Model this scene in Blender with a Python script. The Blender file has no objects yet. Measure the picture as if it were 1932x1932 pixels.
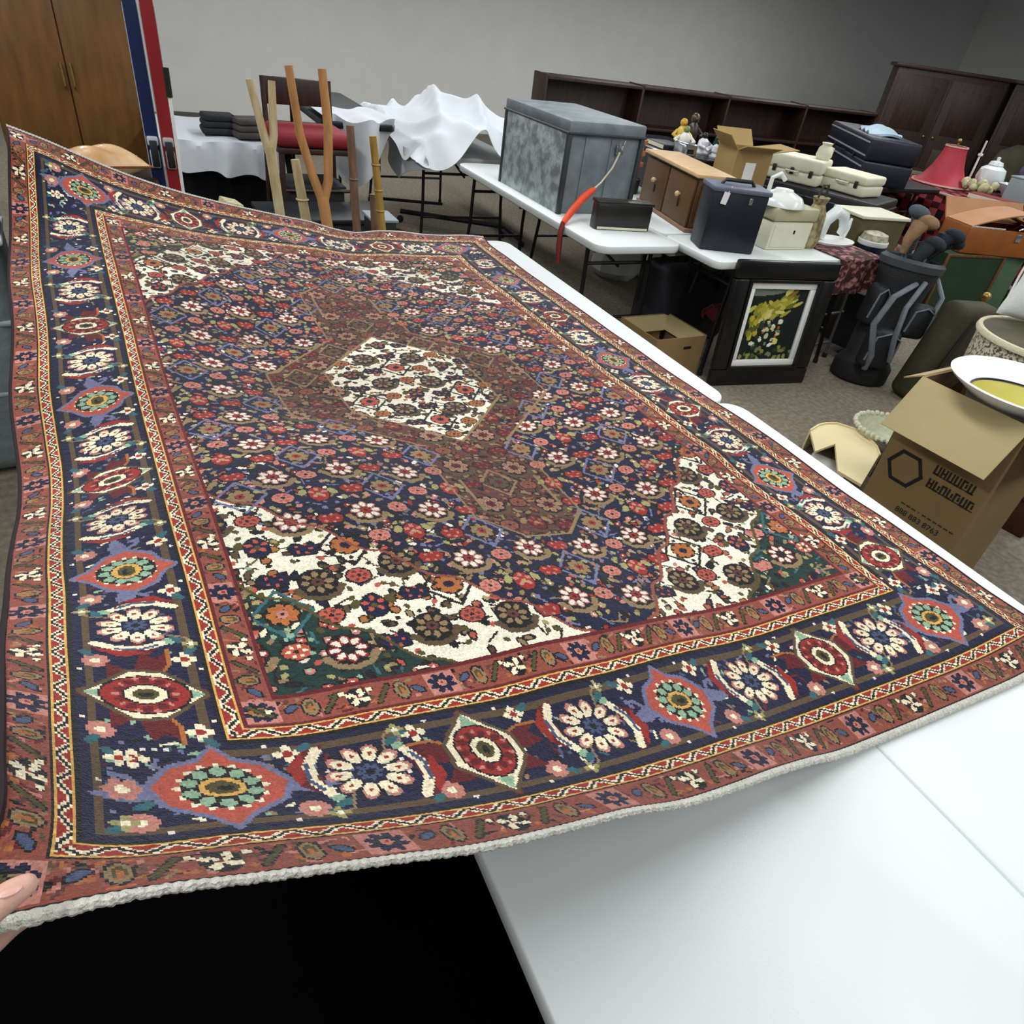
import bpy, bmesh, math, random
import numpy as np
from mathutils import Matrix, Vector, Euler
random.seed(7)
sc = bpy.context.scene
COL = sc.collection
PI = math.pi

# ------------------------------------------------------------------ camera, world, lights
cam_d = bpy.data.cameras.new('camera'); cam_d.sensor_width = 36.0; cam_d.lens = 1280.0 / 1932 * 36; cam_d.clip_start = 0.02
cam = bpy.data.objects.new('camera', cam_d); COL.objects.link(cam)
cam.matrix_world = Matrix(((0.894064, 0.169047, -0.414815, 0), (-0.430851, 0.577879, -0.693126, 0),
                           (0.122542, 0.798423, 0.589495, 1.74), (0, 0, 0, 1)))
sc.camera = cam
sc.view_settings.view_transform = 'Standard'; sc.view_settings.look = 'None'
sc.view_settings.gamma = 1; sc.view_settings.use_curve_mapping = False
sc.view_settings.exposure = 0.0

wd = bpy.data.worlds.new('world'); sc.world = wd; wd.use_nodes = True
wd.node_tree.nodes['Background'].inputs[0].default_value = (0.80, 0.92, 1.0, 1)
wd.node_tree.nodes['Background'].inputs[1].default_value = 0.05

def area_light(x, y, w, l, e, z=3.05):
    d = bpy.data.lights.new('fluorescent_and_fill_light', 'AREA'); d.shape = 'RECTANGLE'; d.size = w; d.size_y = l
    d.energy = e; d.color = (0.97, 0.99, 1.0)
    o = bpy.data.objects.new('fluorescent_and_fill_light', d); COL.objects.link(o); o.location = (x, y, z)
for lx in (-1.2, 2.3, 5.8, 9.2):
    for ly in (-1.6, 1.3, 4.6, 8.2):  # row behind the camera is added fill for the shadow near the rug
        area_light(lx, ly, 0.35, 2.4, 43 if ly < 0 else 54)

# ------------------------------------------------------------------ materials
def lin(c):
    return tuple((x / 12.92 if x <= 0.04045 else ((x + 0.055) / 1.055) ** 2.4) for x in c)
def h(s):
    return tuple(int(s[i:i + 2], 16) / 255 for i in (0, 2, 4))
_m = {}
def M(name, c, rough=0.6, var=0.12, scale=9.0, bump=0.0, bscale=60.0, metal=0.0, c2=None, spec=0.5, edge=None):
    """procedural surface: base colour broken up by noise (optionally towards a second colour), with fine relief"""
    if name in _m: return _m[name]
    if isinstance(c, str): c = h(c)
    m = bpy.data.materials.new(name); m.use_nodes = True; nt = m.node_tree; N = nt.nodes; b = N['Principled BSDF']
    b.inputs['Roughness'].default_value = rough; b.inputs['Metallic'].default_value = metal
    b.inputs['Specular IOR Level'].default_value = spec
    tc = N.new('ShaderNodeTexCoord'); nz = N.new('ShaderNodeTexNoise'); nz.inputs['Scale'].default_value = scale
    nz.inputs['Detail'].default_value = 5; nt.links.new(tc.outputs['Object'], nz.inputs['Vector'])
    rp = N.new('ShaderNodeValToRGB'); nt.links.new(nz.outputs['Fac'], rp.inputs['Fac'])
    L = lin(c)
    if c2 is None:
        lo = tuple(x * (1 - var) for x in L); hi = tuple(min(1, x * (1 + var)) for x in L)
    else:
        lo = L; hi = lin(h(c2) if isinstance(c2, str) else c2)
    e = edge or (0.3, 0.7)
    rp.color_ramp.elements[0].position = e[0]; rp.color_ramp.elements[1].position = e[1]
    rp.color_ramp.elements[0].color = lo + (1,); rp.color_ramp.elements[1].color = hi + (1,)
    nt.links.new(rp.outputs['Color'], b.inputs['Base Color'])
    if bump:
        n2 = N.new('ShaderNodeTexNoise'); n2.inputs['Scale'].default_value = bscale; n2.inputs['Detail'].default_value = 3
        nt.links.new(tc.outputs['Object'], n2.inputs['Vector'])
        bp = N.new('ShaderNodeBump'); bp.inputs['Strength'].default_value = bump; bp.inputs['Distance'].default_value = 0.01
        nt.links.new(n2.outputs['Fac'], bp.inputs['Height']); nt.links.new(bp.outputs['Normal'], b.inputs['Normal'])
    _m[name] = m; return m
def Mwood(name, c, c2, rough=0.5, scale=(3, 3, 22)):
    """wood: stretched noise grain between two browns"""
    if name in _m: return _m[name]
    m = bpy.data.materials.new(name); m.use_nodes = True; nt = m.node_tree; N = nt.nodes; b = N['Principled BSDF']
    b.inputs['Roughness'].default_value = rough
    tc = N.new('ShaderNodeTexCoord'); mp = N.new('ShaderNodeMapping'); mp.inputs['Scale'].default_value = (scale[2], scale[1] * 6, scale[0])
    nz = N.new('ShaderNodeTexNoise'); nz.inputs['Scale'].default_value = 1.5; nz.inputs['Detail'].default_value = 6
    rp = N.new('ShaderNodeValToRGB'); rp.color_ramp.elements[0].color = lin(h(c)) + (1,); rp.color_ramp.elements[1].color = lin(h(c2)) + (1,)
    rp.color_ramp.elements[0].position = .3; rp.color_ramp.elements[1].position = .7
    nt.links.new(tc.outputs['Object'], mp.inputs['Vector']); nt.links.new(mp.outputs['Vector'], nz.inputs['Vector'])
    nt.links.new(nz.outputs['Fac'], rp.inputs['Fac']); nt.links.new(rp.outputs['Color'], b.inputs['Base Color'])
    _m[name] = m; return m
def Mattr(name, rough=0.9, bump=0.0, bscale=300, sheen=0.0):
    """colour comes from the mesh's own colour layer (one colour per knot or patch), broken up by noise"""
    if name in _m: return _m[name]
    m = bpy.data.materials.new(name); m.use_nodes = True; nt = m.node_tree; N = nt.nodes; b = N['Principled BSDF']
    b.inputs['Roughness'].default_value = rough; b.inputs['Specular IOR Level'].default_value = 0.2
    b.inputs['Sheen Weight'].default_value = sheen
    a = N.new('ShaderNodeAttribute'); a.attribute_name = 'dye'
    tc = N.new('ShaderNodeTexCoord'); nz = N.new('ShaderNodeTexNoise'); nz.inputs['Scale'].default_value = bscale
    nt.links.new(tc.outputs['Object'], nz.inputs['Vector'])
    mr = N.new('ShaderNodeMapRange'); mr.inputs['To Min'].default_value = 0.8; mr.inputs['To Max'].default_value = 1.15
    nt.links.new(nz.outputs['Fac'], mr.inputs['Value'])
    mx = N.new('ShaderNodeMix'); mx.data_type = 'RGBA'; mx.blend_type = 'MULTIPLY'; mx.inputs['Factor'].default_value = 1
    nt.links.new(a.outputs['Color'], mx.inputs['A']); nt.links.new(mr.outputs['Result'], mx.inputs['B'])
    nt.links.new(mx.outputs['Result'], b.inputs['Base Color'])
    if bump:
        bp = N.new('ShaderNodeBump'); bp.inputs['Strength'].default_value = bump; bp.inputs['Distance'].default_value = 0.004
        nt.links.new(nz.outputs['Fac'], bp.inputs['Height']); nt.links.new(bp.outputs['Normal'], b.inputs['Normal'])
    _m[name] = m; return m

# ------------------------------------------------------------------ geometry helpers
class MB:
    def __init__(s): s.bm = bmesh.new()
    def _x(s, vs, loc, rot):
        mt = Matrix.Translation(loc) @ (Euler(rot).to_matrix().to_4x4() if rot else Matrix())
        bmesh.ops.transform(s.bm, matrix=mt, verts=vs)
    def box(s, c, sz, rot=None, bev=0.0, seg=2):
        r = bmesh.ops.create_cube(s.bm, size=1.0); vs = r['verts']
        bmesh.ops.scale(s.bm, vec=sz, verts=vs)
        if bev:
            es = list({e for v in vs for e in v.link_edges})
            q = bmesh.ops.bevel(s.bm, geom=es, offset=bev, segments=seg, affect='EDGES', profile=0.5)
            vs = list({v for f in q['faces'] for v in f.verts} | {v for v in vs if v.is_valid})
        s._x(vs, c, rot); return s
    def lathe(s, prof, n=24, c=(0, 0, 0), rot=None, sx=1, sy=1, cap=True):
        rows = []
        for r, z in prof:
            rows.append([s.bm.verts.new((r * sx * math.cos(2 * PI * k / n), r * sy * math.sin(2 * PI * k / n), z)) for k in range(n)])
        for a, b in zip(rows, rows[1:]):
            for k in range(n): s.bm.faces.new((a[k], a[(k + 1) % n], b[(k + 1) % n], b[k]))
        if cap:
            if prof[0][0] > 1e-6: s.bm.faces.new(rows[0][::-1])
            if prof[-1][0] > 1e-6: s.bm.faces.new(rows[-1])
        s._x([v for r in rows for v in r], c, rot); return s
    def tube(s, pts, r, n=8):
        pts = [Vector(p) for p in pts]
        rs = r if isinstance(r, (list, tuple)) else [r] * len(pts)
        rows = []; up = None
        for i, p in enumerate(pts):
            t = (pts[min(i + 1, len(pts) - 1)] - pts[max(i - 1, 0)]).normalized()
            if up is None: up = t.orthogonal().normalized()
            u = (up - t * up.dot(t)).normalized(); w = t.cross(u); up = u
            rows.append([s.bm.verts.new(p + (u * math.cos(2 * PI * k / n) + w * math.sin(2 * PI * k / n)) * rs[i]) for k in range(n)])
        for a, b in zip(rows, rows[1:]):
            for k in range(n): s.bm.faces.new((a[k], a[(k + 1) % n], b[(k + 1) % n], b[k]))
        s.bm.faces.new(rows[0][::-1]); s.bm.faces.new(rows[-1]); return s
    def prism(s, poly, z0, z1, c=(0, 0, 0), rot=None):
        a = [s.bm.verts.new((x, y, z0)) for x, y in poly]; b = [s.bm.verts.new((x, y, z1)) for x, y in poly]; n = len(poly)
        for k in range(n): s.bm.faces.new((a[k], a[(k + 1) % n], b[(k + 1) % n], b[k]))
        s.bm.faces.new(a[::-1]); s.bm.faces.new(b); s._x(a + b, c, rot); return s
    def sheet(s, fn, nu, nv, th=0.0):
        def mk(off):
            return [[s.bm.verts.new(Vector(fn(i / (nu - 1), j / (nv - 1))) + Vector(off)) for j in range(nv)] for i in range(nu)]
        g = mk((0, 0, 0))
        for i in range(nu - 1):
            for j in range(nv - 1): s.bm.faces.new((g[i][j], g[i + 1][j], g[i + 1][j + 1], g[i][j + 1]))
        if th:
            s.bm.normal_update(); k = mk((0, 0, 0))
            for i in range(nu):
                for j in range(nv): k[i][j].co = g[i][j].co - g[i][j].normal * th
            for i in range(nu - 1):
                for j in range(nv - 1): s.bm.faces.new((k[i][j + 1], k[i + 1][j + 1], k[i + 1][j], k[i][j]))
            for i in range(nu - 1):
                s.bm.faces.new((g[i + 1][0], g[i][0], k[i][0], k[i + 1][0])); s.bm.faces.new((g[i][-1], g[i + 1][-1], k[i + 1][-1], k[i][-1]))
            for j in range(nv - 1):
                s.bm.faces.new((g[0][j], g[0][j + 1], k[0][j + 1], k[0][j])); s.bm.faces.new((g[-1][j + 1], g[-1][j], k[-1][j], k[-1][j + 1]))
        return s
    def ball(s, c, r, sc_=(1, 1, 1), rot=None, n=14):
        q = bmesh.ops.create_uvsphere(s.bm, u_segments=n, v_segments=max(6, n // 2 + 2), radius=r)
        bmesh.ops.scale(s.bm, vec=sc_, verts=q['verts']); s._x(q['verts'], c, rot); return s
    def build(s, name, mat, parent=None, smooth=True, ang=40):
        bmesh.ops.recalc_face_normals(s.bm, faces=s.bm.faces)
        me = bpy.data.meshes.new(name); s.bm.to_mesh(me); s.bm.free()
        if smooth:
            me.polygons.foreach_set('use_smooth', [True] * len(me.polygons)); me.set_sharp_from_angle(angle=math.radians(ang))
        me.materials.append(mat)
        o = bpy.data.objects.new(name, me); COL.objects.link(o)
        if parent: o.parent = parent
        return o
def tag(o, label, cat, group=None, kind=None):
    o['label'] = label; o['category'] = cat
    if group: o['group'] = group
    if kind: o['kind'] = kind
    return o
def thing(name, label, cat, loc=(0, 0, 0), rz=0.0, group=None, rot=None):
    o = bpy.data.objects.new(name, None); COL.objects.link(o); o.empty_display_size = 0.1
    o.location = loc; o.rotation_euler = rot or (0, 0, rz); return tag(o, label, cat, group)
def struct(o): o['kind'] = 'structure'; return o
def copy_tree(o, parent=None):
    c = o.copy(); COL.objects.link(c); c.parent = parent
    for ch in list(o.children): copy_tree(ch, c)
    return c

# shared surfaces
plastic = M('table_plastic', 'e0e6e4', 0.42, 0.02, 4, 0.05, 220)
blackmetal = M('black_metal', '121214', 0.4, 0.2, 12, spec=0.4)
blackplastic = M('black_plastic', '131417', 0.5, 0.25, 8)
chrome = M('steel', 'b8bcc0', 0.25, 0.1, 20, metal=0.9)
brass = M('brass', 'a98b4c', 0.35, 0.25, 20, metal=0.8)
card = M('cardboard', '8a7048', 0.85, 0.08, 5, 0.08, 160)
cardin = M('cardboard_inside', 'a5946a', 0.85, 0.06, 5, 0.08, 160)
cream = M('cream_case', 'd8d6bd', 0.5, 0.05, 10, 0.05, 120)
white = M('white_paint', 'e8e8e4', 0.4, 0.04, 8)
linen = M('white_sheet', 'd2d7dc', 0.85, 0.04, 6, 0.15, 90)
darkwood = Mwood('dark_wood', '1c0f0a', '3a2013')
brownwood = Mwood('brown_wood', '4a2d14', '6e4520')
navy = M('navy_vinyl', '0c111f', 0.45, 0.25, 8, 0.1, 150)
charcoal = M('charcoal_cloth', '1d2023', 0.8, 0.25, 10, 0.2, 180)
olive = M('olive_canvas', '37331f', 0.8, 0.2, 9, 0.2, 160)
rubber = M('rubber', '0d0d0d', 0.8)

# ------------------------------------------------------------------ setting
fl = MB(); fl.box((6, 5, -0.05), (28, 22, 0.1)); struct(fl.build('floor', M('carpet', '6f6758', 0.95, 0.22, 35, 0.6, 240, c2='8d8473', edge=(.35, .68)), None, False))
wl = M('wall_paint', 'efeeea', 0.8, 0.03, 3, 0.04, 90)
w = MB(); w.box((6, 12.1, 1.7), (28, 0.2, 3.4)); struct(w.build('wall_back', wl, None, False))
w = MB(); w.box((17.1, 5, 1.7), (0.2, 14, 3.4)); struct(w.build('wall_right', wl, None, False))
w = MB(); w.box((-5.1, 5, 1.7), (0.2, 14, 3.4)); struct(w.build('wall_left', wl, None, False))

# survey of the rug lying across the tables: 19 x 32 points, millimetres, heights above the table top
RUG = """-204,328,438 -191,425,412 -205,517,378 -221,607,340 -238,697,300 -255,786,260 -269,876,222 -282,969,186 -295,1064,154 -306,1160,123 -315,1257,93 -321,1354,67 -329,1453,47 -338,1553,36 -350,1654,32 -362,1756,33 -373,1857,38 -380,1958,48 -381,2059,62 -381,2159,78 -383,2259,93 -389,2360,103 -397,2460,111 -406,2561,116 -412,2662,124 -414,2762,138 -412,2860,161 -408,2953,199 -402,3040,252 -392,3121,318 -378,3195,396 -380,3285,439 -98,328,405 -116,411,350 -126,502,311 -136,595,279 -144,689,250 -153,783,223 -162,878,195 -170,973,170 -180,1069,148 -188,1167,127 -195,1264,105 -201,1362,83 -208,1461,65 -215,1561,55 -224,1662,52 -232,1763,54 -240,1864,60 -246,1964,67 -249,2064,76 -252,2165,85 -257,2265,94 -263,2365,104 -270,2466,115 -277,2566,126 -282,2666,137 -286,2766,149 -288,2865,166 -288,2960,193 -286,3050,235 -282,3136,288 -276,3217,352 -275,3307,393 4,323,363 -14,406,308 -27,494,265 -35,588,233 -41,684,210 -46,781,191 -51,879,174 -57,977,159 -64,1076,146 -71,1175,134 -77,1274,118 -82,1372,101 -88,1471,86 -94,1570,76 -101,1671,72 -107,1771,73 -113,1871,77 -118,1971,82 -123,2071,87 -127,2171,91 -133,2271,97 -139,2371,106 -145,2471,118 -151,2570,131 -156,2670,143 -162,2770,152 -166,2869,164 -170,2966,182 -172,3060,212 -173,3151,251 -174,3239,297 -172,3327,342 106,318,321 89,400,267 78,490,227 70,584,196 63,681,172 58,780,158 54,880,149 50,981,144 45,1082,140 40,1182,133 35,1282,124 29,1381,111 24,1480,97 18,1579,86 12,1679,78 6,1778,75 0,1878,76 -5,1978,78 -10,2078,80 -14,2178,84 -19,2277,91 -24,2377,101 -29,2476,114 -34,2575,127 -39,2674,138 -45,2774,147 -51,2874,153 -57,2973,164 -63,3070,183 -67,3165,211 -70,3257,249 -68,3346,292 209,313,279 192,397,229 183,491,196 176,588,171 170,686,152 165,786,139 161,886,133 157,987,131 153,1088,129 148,1188,125 143,1289,118 138,1388,107 132,1487,94 126,1586,80 120,1686,69 114,1785,61 108,1885,57 102,1985,56 97,2085,58 93,2185,63 89,2284,71 85,2384,84 81,2483,99 76,2582,114 72,2680,125 66,2780,133 59,2880,137 52,2981,143 46,3080,155 41,3178,175 38,3271,208 39,3362,249 314,313,243 297,397,192 289,495,168 282,592,146 277,691,131 272,791,123 268,892,119 265,993,117 260,1094,115 256,1194,112 251,1294,105 246,1394,95 240,1493,81 234,1592,65 227,1692,49 221,1791,38 215,1891,31 210,1991,29 205,2091,30 200,2191,34 196,2291,43 192,2391,58 188,2490,76 184,2589,92 180,2688,105 174,2788,113 168,2889,117 162,2990,120 155,3090,127 150,3188,144 147,3282,174 148,3374,212 419,315,208 402,400,160 394,497,137 388,596,123 384,697,116 380,797,112 376,898,107 372,999,103 368,1099,99 363,1200,95 358,1300,88 353,1400,78 347,1499,64 341,1598,47 335,1697,29 330,1797,16 324,1897,9 319,1997,7 314,2098,8 309,2198,9 304,2298,17 300,2398,32 296,2498,50 292,2597,68 288,2697,81 283,2797,89 278,2897,94 272,2998,99 266,3098,106 261,3196,120 258,3292,147 258,3385,181 522,313,168 508,405,130 500,503,112 495,604,105 492,704,103 488,805,99 484,905,93 479,1005,86 475,1105,81 470,1205,75 465,1305,68 460,1405,59 455,1504,47 449,1603,33 444,1703,19 438,1803,9 433,1903,6 428,2003,6 423,2104,6 418,2204,6 413,2304,8 409,2405,17 405,2505,30 401,2605,44 397,2705,56 392,2805,65 387,2905,72 382,3006,79 377,3105,89 373,3204,103 370,3301,124 369,3396,153 627,318,135 614,412,102 607,511,88 602,610,83 599,711,83 595,811,80 591,911,74 586,1011,67 582,1110,60 577,1210,55 573,1310,48 568,1410,41 563,1509,32 558,1609,22 552,1709,13 547,1809,8 542,1909,6 536,2009,6 532,2109,6 527,2210,6 522,2310,6 518,2411,8 514,2511,15 510,2612,25 506,2712,34 501,2812,43 497,2913,51 493,3012,61 489,3112,73 485,3210,87 482,3308,103 481,3405,128 731,326,103 719,420,75 713,520,66 709,619,63 706,718,64 702,818,59 698,917,52 693,1016,45 689,1116,40 684,1215,35 680,1315,31 676,1414,26 671,1514,20 666,1614,14 661,1714,10 655,1814,7 650,1914,6 645,2014,6 640,2115,6 636,2215,6 631,2316,6 627,2416,6 623,2517,7 619,2617,13 615,2718,19 611,2818,26 607,2919,34 604,3019,44 601,3118,58 598,3217,71 595,3316,84 593,3413,104 834,332,67 824,428,45 819,527,39 816,627,42 813,726,43 809,824,36 804,922,30 800,1021,25 796,1121,22 792,1220,19 788,1320,17 784,1419,14 779,1519,11 775,1619,9 769,1719,7 764,1819,6 759,1919,6 754,2019,6 749,2120,6 745,2220,6 740,2320,6 736,2421,6 732,2521,6 728,2622,6 724,2723,10 720,2823,14 717,2924,20 714,3024,28 712,3124,40 709,3223,47 707,3322,60 706,3420,81 935,337,27 930,436,21 926,534,16 923,632,18 920,731,21 916,829,15 912,927,12 908,1026,10 905,1125,9 901,1225,9 897,1324,8 893,1424,7 888,1524,7 883,1623,6 878,1723,6 873,1823,6 868,1923,6 863,2024,6 858,2124,6 854,2224,6 849,2325,6 845,2425,6 841,2526,6 838,2626,6 834,2727,6 831,2827,8 828,2928,10 825,3028,14 823,3128,20 820,3228,25 817,3328,32 817,3427,48 1041,339,10 1039,438,11 1035,536,10 1032,634,6 1029,733,7 1025,832,7 1021,931,6 1017,1030,6 1014,1129,6 1010,1229,6 1006,1328,6 1002,1428,6 997,1528,6 992,1628,6 987,1727,6 982,1827,6 976,1927,6 972,2028,6 967,2128,6 963,2228,6 959,2328,6 955,2429,6 951,2529,6 947,2629,6 944,2730,6 941,2830,6 938,2931,6 937,3032,9 935,3132,16 933,3232,22 931,3332,22 929,3431,29 1149,337,6 1148,437,7 1145,537,9 1141,635,6 1138,734,6 1134,834,6 1130,933,6 1126,1033,6 1122,1133,6 1119,1232,6 1115,1332,6 1111,1432,6 1106,1532,6 1101,1631,6 1095,1731,6 1090,1831,6 1085,1931,6 1080,2031,6 1076,2131,6 1072,2231,6 1068,2331,6 1064,2431,6 1060,2532,6 1057,2632,6 1054,2732,6 1051,2833,6 1049,2933,6 1048,3034,8 1048,3134,14 1046,3234,18 1044,3334,21 1043,3434,36 1258,335,6 1256,435,6 1254,535,6 1250,635,6 1247,735,6 1244,835,6 1239,935,6 1235,1035,6 1231,1136,6 1228,1236,7 1224,1336,7 1220,1436,6 1215,1535,7 1210,1635,7 1204,1735,7 1199,1835,6 1194,1935,6 1189,2035,6 1185,2134,6 1181,2234,7 1177,2334,7 1173,2434,7 1170,2534,7 1167,2633,7 1163,2733,6 1161,2833,6 1160,2933,6 1160,3034,7 1161,3133,8 1159,3233,10 1157,3334,16 1157,3433,33 1367,333,6 1366,433,6 1363,534,6 1359,635,6 1355,735,6 1353,836,8 1348,937,8 1344,1039,7 1339,1139,6 1337,1240,11 1333,1340,8 1329,1440,8 1324,1539,10 1319,1639,10 1313,1739,7 1307,1838,7 1303,1938,8 1298,2038,7 1294,2137,7 1290,2237,8 1286,2336,9 1282,2436,8 1279,2535,10 1276,2635,9 1274,2734,7 1271,2833,6 1270,2933,6 1271,3032,6 1276,3130,6 1271,3231,8 1269,3332,12 1270,3432,21 1477,332,6 1475,434,9 1472,535,8 1468,636,6 1465,737,7 1462,839,11 1457,941,9 1451,1043,6 1447,1144,6 1446,1244,14 1442,1344,11 1438,1444,12 1433,1544,15 1428,1643,13 1421,1743,8 1416,1842,7 1411,1942,9 1407,2041,7 1402,2141,7 1399,2240,10 1395,2339,11 1392,2438,10 1389,2537,12 1386,2636,11 1384,2734,9 1381,2833,7 1380,2932,6 1382,3030,6 1389,3128,6 1382,3230,9 1381,3331,11 1384,3431,16 1586,336,9 1584,437,17 1581,538,17 1577,639,11 1573,740,9 1570,843,12 1564,945,9 1559,1047,9 1556,1147,9 1555,1247,13 1551,1348,14 1547,1448,15 1542,1548,14 1536,1647,11 1530,1747,7 1524,1846,7 1520,1946,7 1515,2045,7 1511,2144,7 1508,2243,8 1504,2341,11 1501,2440,11 1498,2539,11 1495,2637,10 1493,2735,10 1491,2834,8 1490,2932,7 1492,3031,6 1494,3130,6 1491,3230,7 1492,3330,9 1498,3429,17 1695,343,11 1692,443,11 1688,544,8 1685,644,10 1682,746,9 1678,847,9 1672,948,6 1668,1049,8 1665,1150,12 1663,1251,14 1660,1351,13 1655,1452,11 1650,1552,7 1644,1652,7 1638,1751,6 1633,1851,6 1628,1950,8 1624,2049,8 1620,2147,7 1616,2246,9 1613,2344,10 1610,2443,10 1607,2541,10 1604,2639,9 1602,2737,9 1600,2835,8 1599,2933,8 1601,3031,8 1602,3129,7 1600,3228,6 1601,3325,7 1614,3421,12"""

# ------------------------------------------------------------------ folding tables
def round_rect(x0, x1, y0, y1, r, n=6):
    p = []
    for cx, cy, a in ((x1 - r, y1 - r, 0), (x0 + r, y1 - r, 90), (x0 + r, y0 + r, 180), (x1 - r, y0 + r, 270)):
        for k in range(n + 1):
            t = math.radians(a + 90 * k / n); p.append((cx + r * math.cos(t), cy + r * math.sin(t)))
    return p
def folding_table(label, x0, x1, y0, y1, H=0.74, group=None, top=None, along_y=True, r=0.05, th=0.045):
    cx, cy = (x0 + x1) / 2, (y0 + y1) / 2
    t = thing('folding_table', label, 'table', (cx, cy, 0), 0, group)
    a, b = (x1 - x0) / 2, (y1 - y0) / 2
    m = MB()
    lay = [(0.006, H - th), (0, H - th + 0.006), (0, H - 0.004), (0.0012, H - 0.0012), (0.004, H)]
    rings = [[m.bm.verts.new((x, y, z)) for x, y in round_rect(-a + i, a - i, -b + i, b - i, max(r - i, .005))] for i, z in lay]
    n = len(rings[0])
    for p, q in zip(rings, rings[1:]):
        for k in range(n): m.bm.faces.new((p[k], p[(k + 1) % n], q[(k + 1) % n], q[k]))
    m.bm.faces.new(rings[0][::-1]); m.bm.faces.new(rings[-1])
    m.build('tabletop', top or plastic, t, True, 50)
    L, W = (b, a) if along_y else (a, b)
    f = (lambda l, w_, z: (w_, l, z)) if along_y else (lambda l, w_, z: (l, w_, z))
    for s in (-1, 1):
        le = s * (L - 0.22)
        for q in (-1, 1):
            m = MB(); m.tube([f(le, q * (W - 0.07), H - th), f(le + s * 0.02, q * (W - 0.07), 0.35), f(le + s * 0.05, q * (W - 0.05), 0.015)], 0.0135)
            lg = m.build('leg', blackmetal, t)
            m = MB(); m.lathe([(0.017, 0), (0.017, 0.03), (0.012, 0.035)], 10, f(le + s * 0.05, q * (W - 0.05), 0)); m.build('foot_cap', rubber, lg)
        m = MB(); m.tube([f(le + s * 0.028, -(W - 0.065), 0.24), f(le + s * 0.028, W - 0.065, 0.24)], 0.011); m.build('crossbar', blackmetal, t)
        m = MB(); m.tube([f(le + s * 0.01, -(W - 0.07), 0.58), f(le + s * 0.01, W - 0.07, 0.58)], 0.011); m.build('crossbar', blackmetal, t)
        m = MB(); m.tube([f(le + s * 0.012, 0, 0.56), f(s * 0.22, 0.0, H - th)], 0.010); m.build('brace', blackmetal, t)
    m = MB()
    for q in (-1, 1): m.tube([f(-(L - 0.1), q * (W - 0.045), H - th - 0.008), f(L - 0.1, q * (W - 0.045), H - th - 0.008)], 0.011)
    m.build('side_rail', blackmetal, t)
    return t
g1 = 'white tables pushed together under the rug'
folding_table('white plastic folding table under near right part of the rug', 1.049, 1.758, -0.32, 1.545, group=g1, r=.075)
folding_table('white plastic folding table under far right part of the rug', 1.049, 1.750, 1.556, 3.425, group=g1, r=.075)
folding_table('white plastic folding table beneath near left of the rug, dark gap beside it', 0.29, 1.0465, -0.32, 1.551, group=g1)
folding_table('white plastic folding table hidden beneath far left of the rug', 0.29, 1.044, 1.556, 3.425, group=g1)
g2 = 'white folding tables across the aisle'
folding_table('white folding table across the aisle carrying the grey metal trunk', 2.28, 2.893, 3.30, 5.46, group=g2, r=0.09)
folding_table('white folding table behind the framed painting, carrying navy box and cream case', 2.90, 4.30, 3.0, 3.53, group=g2, along_y=False)
folding_table('white folding table behind the grey trunk, under the brown cabinet', 2.91, 3.70, 3.56, 5.46, group=g2)
folding_table('folding table with dark top under the cream cases and kraft box', 3.73, 5.90, 3.98, 5.20, .74, None, blackplastic, False)
folding_table('folding table with dark top under the large navy suitcase', 5.95, 7.2, 4.7, 6.3, .84, None, blackplastic)
folding_table('white folding table under the heap of white sheets', 2.08, 2.95, 5.62, 7.5, group=g2)
folding_table('white folding table under the clutter of figurines behind the brown cabinet', 3.73, 5.6, 5.25, 7.3, group=g2)

# ------------------------------------------------------------------ Persian rug
W_, L_ = 1.95, 3.12
KN = 0.003
NU, NV = 650, 1040
U, V = np.meshgrid((np.arange(NU) + .5) * KN, (np.arange(NV) + .5) * KN)
bs = [0, .004, .048, .052, .073, .078, .232, .238, .262, .266, .308, .314, 3]
be = [0, .004, .060, .064, .087, .092, .275, .284, .310, .316, .372, .380, 3]
ks = list(range(13))
bl = np.interp(U, bs, ks); br = np.interp(W_ - U, bs, ks); bb = np.interp(V, be, ks); bt = np.interp(L_ - V, be, ks)
B = np.minimum(np.minimum(bl, br), np.minimum(bb, bt)); side = np.minimum(bl, br) < np.minimum(bb, bt)
C = dict(navy=h('121434'), rose=h('8a4637'), black=h('120d10'), gold=h('d6a552'), red=h('93261e'), dred=h('5e1519'),
         cream=h('efe2bf'), pink=h('bb7b6e'), mint=h('8aab8d'), lav=h('6c6f8f'), coral=h('b2503f'), olive=h('4d4520'),
         brown=h('57452f'), teal=h('2e5f66'), green=h('123029'), ivory=h('ece4cc'), med=h('5a332b'), blue=h('44506e'),
         tan=h('8b7350'), orange=h('a8632f'), lime=h('9c9560'), white=h('e6dccb'))
img = np.empty((NV, NU, 3), np.float32)
base = ['black', 'rose', 'black', 'gold', 'black', 'navy', 'black', 'gold', 'dred', 'rose', 'dred', 'navy']
bi = np.minimum(B.astype(int), 11)
for k, n in enumerate(base): img[bi == k] = C[n]
def _win(u0, u1, v0, v1):
    a, b = max(0, int(u0 / KN) - 1), min(NU, int(u1 / KN) + 2); c, d = max(0, int(v0 / KN) - 1), min(NV, int(v1 / KN) + 2)
    return (slice(c, d), slice(a, b)) if a < b and c < d else None
def ell(u, v, a, b, col, ang=0.0):
    r = max(a, b); w = _win(u - r, u + r, v - r, v + r)
    if w is None: return
    x = U[w] - u; y = V[w] - v
    if ang:
        c, s = math.cos(ang), math.sin(ang); x, y = x * c + y * s, -x * s + y * c
    img[w][(x / a) ** 2 + (y / b) ** 2 <= 1] = C[col]
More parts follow.
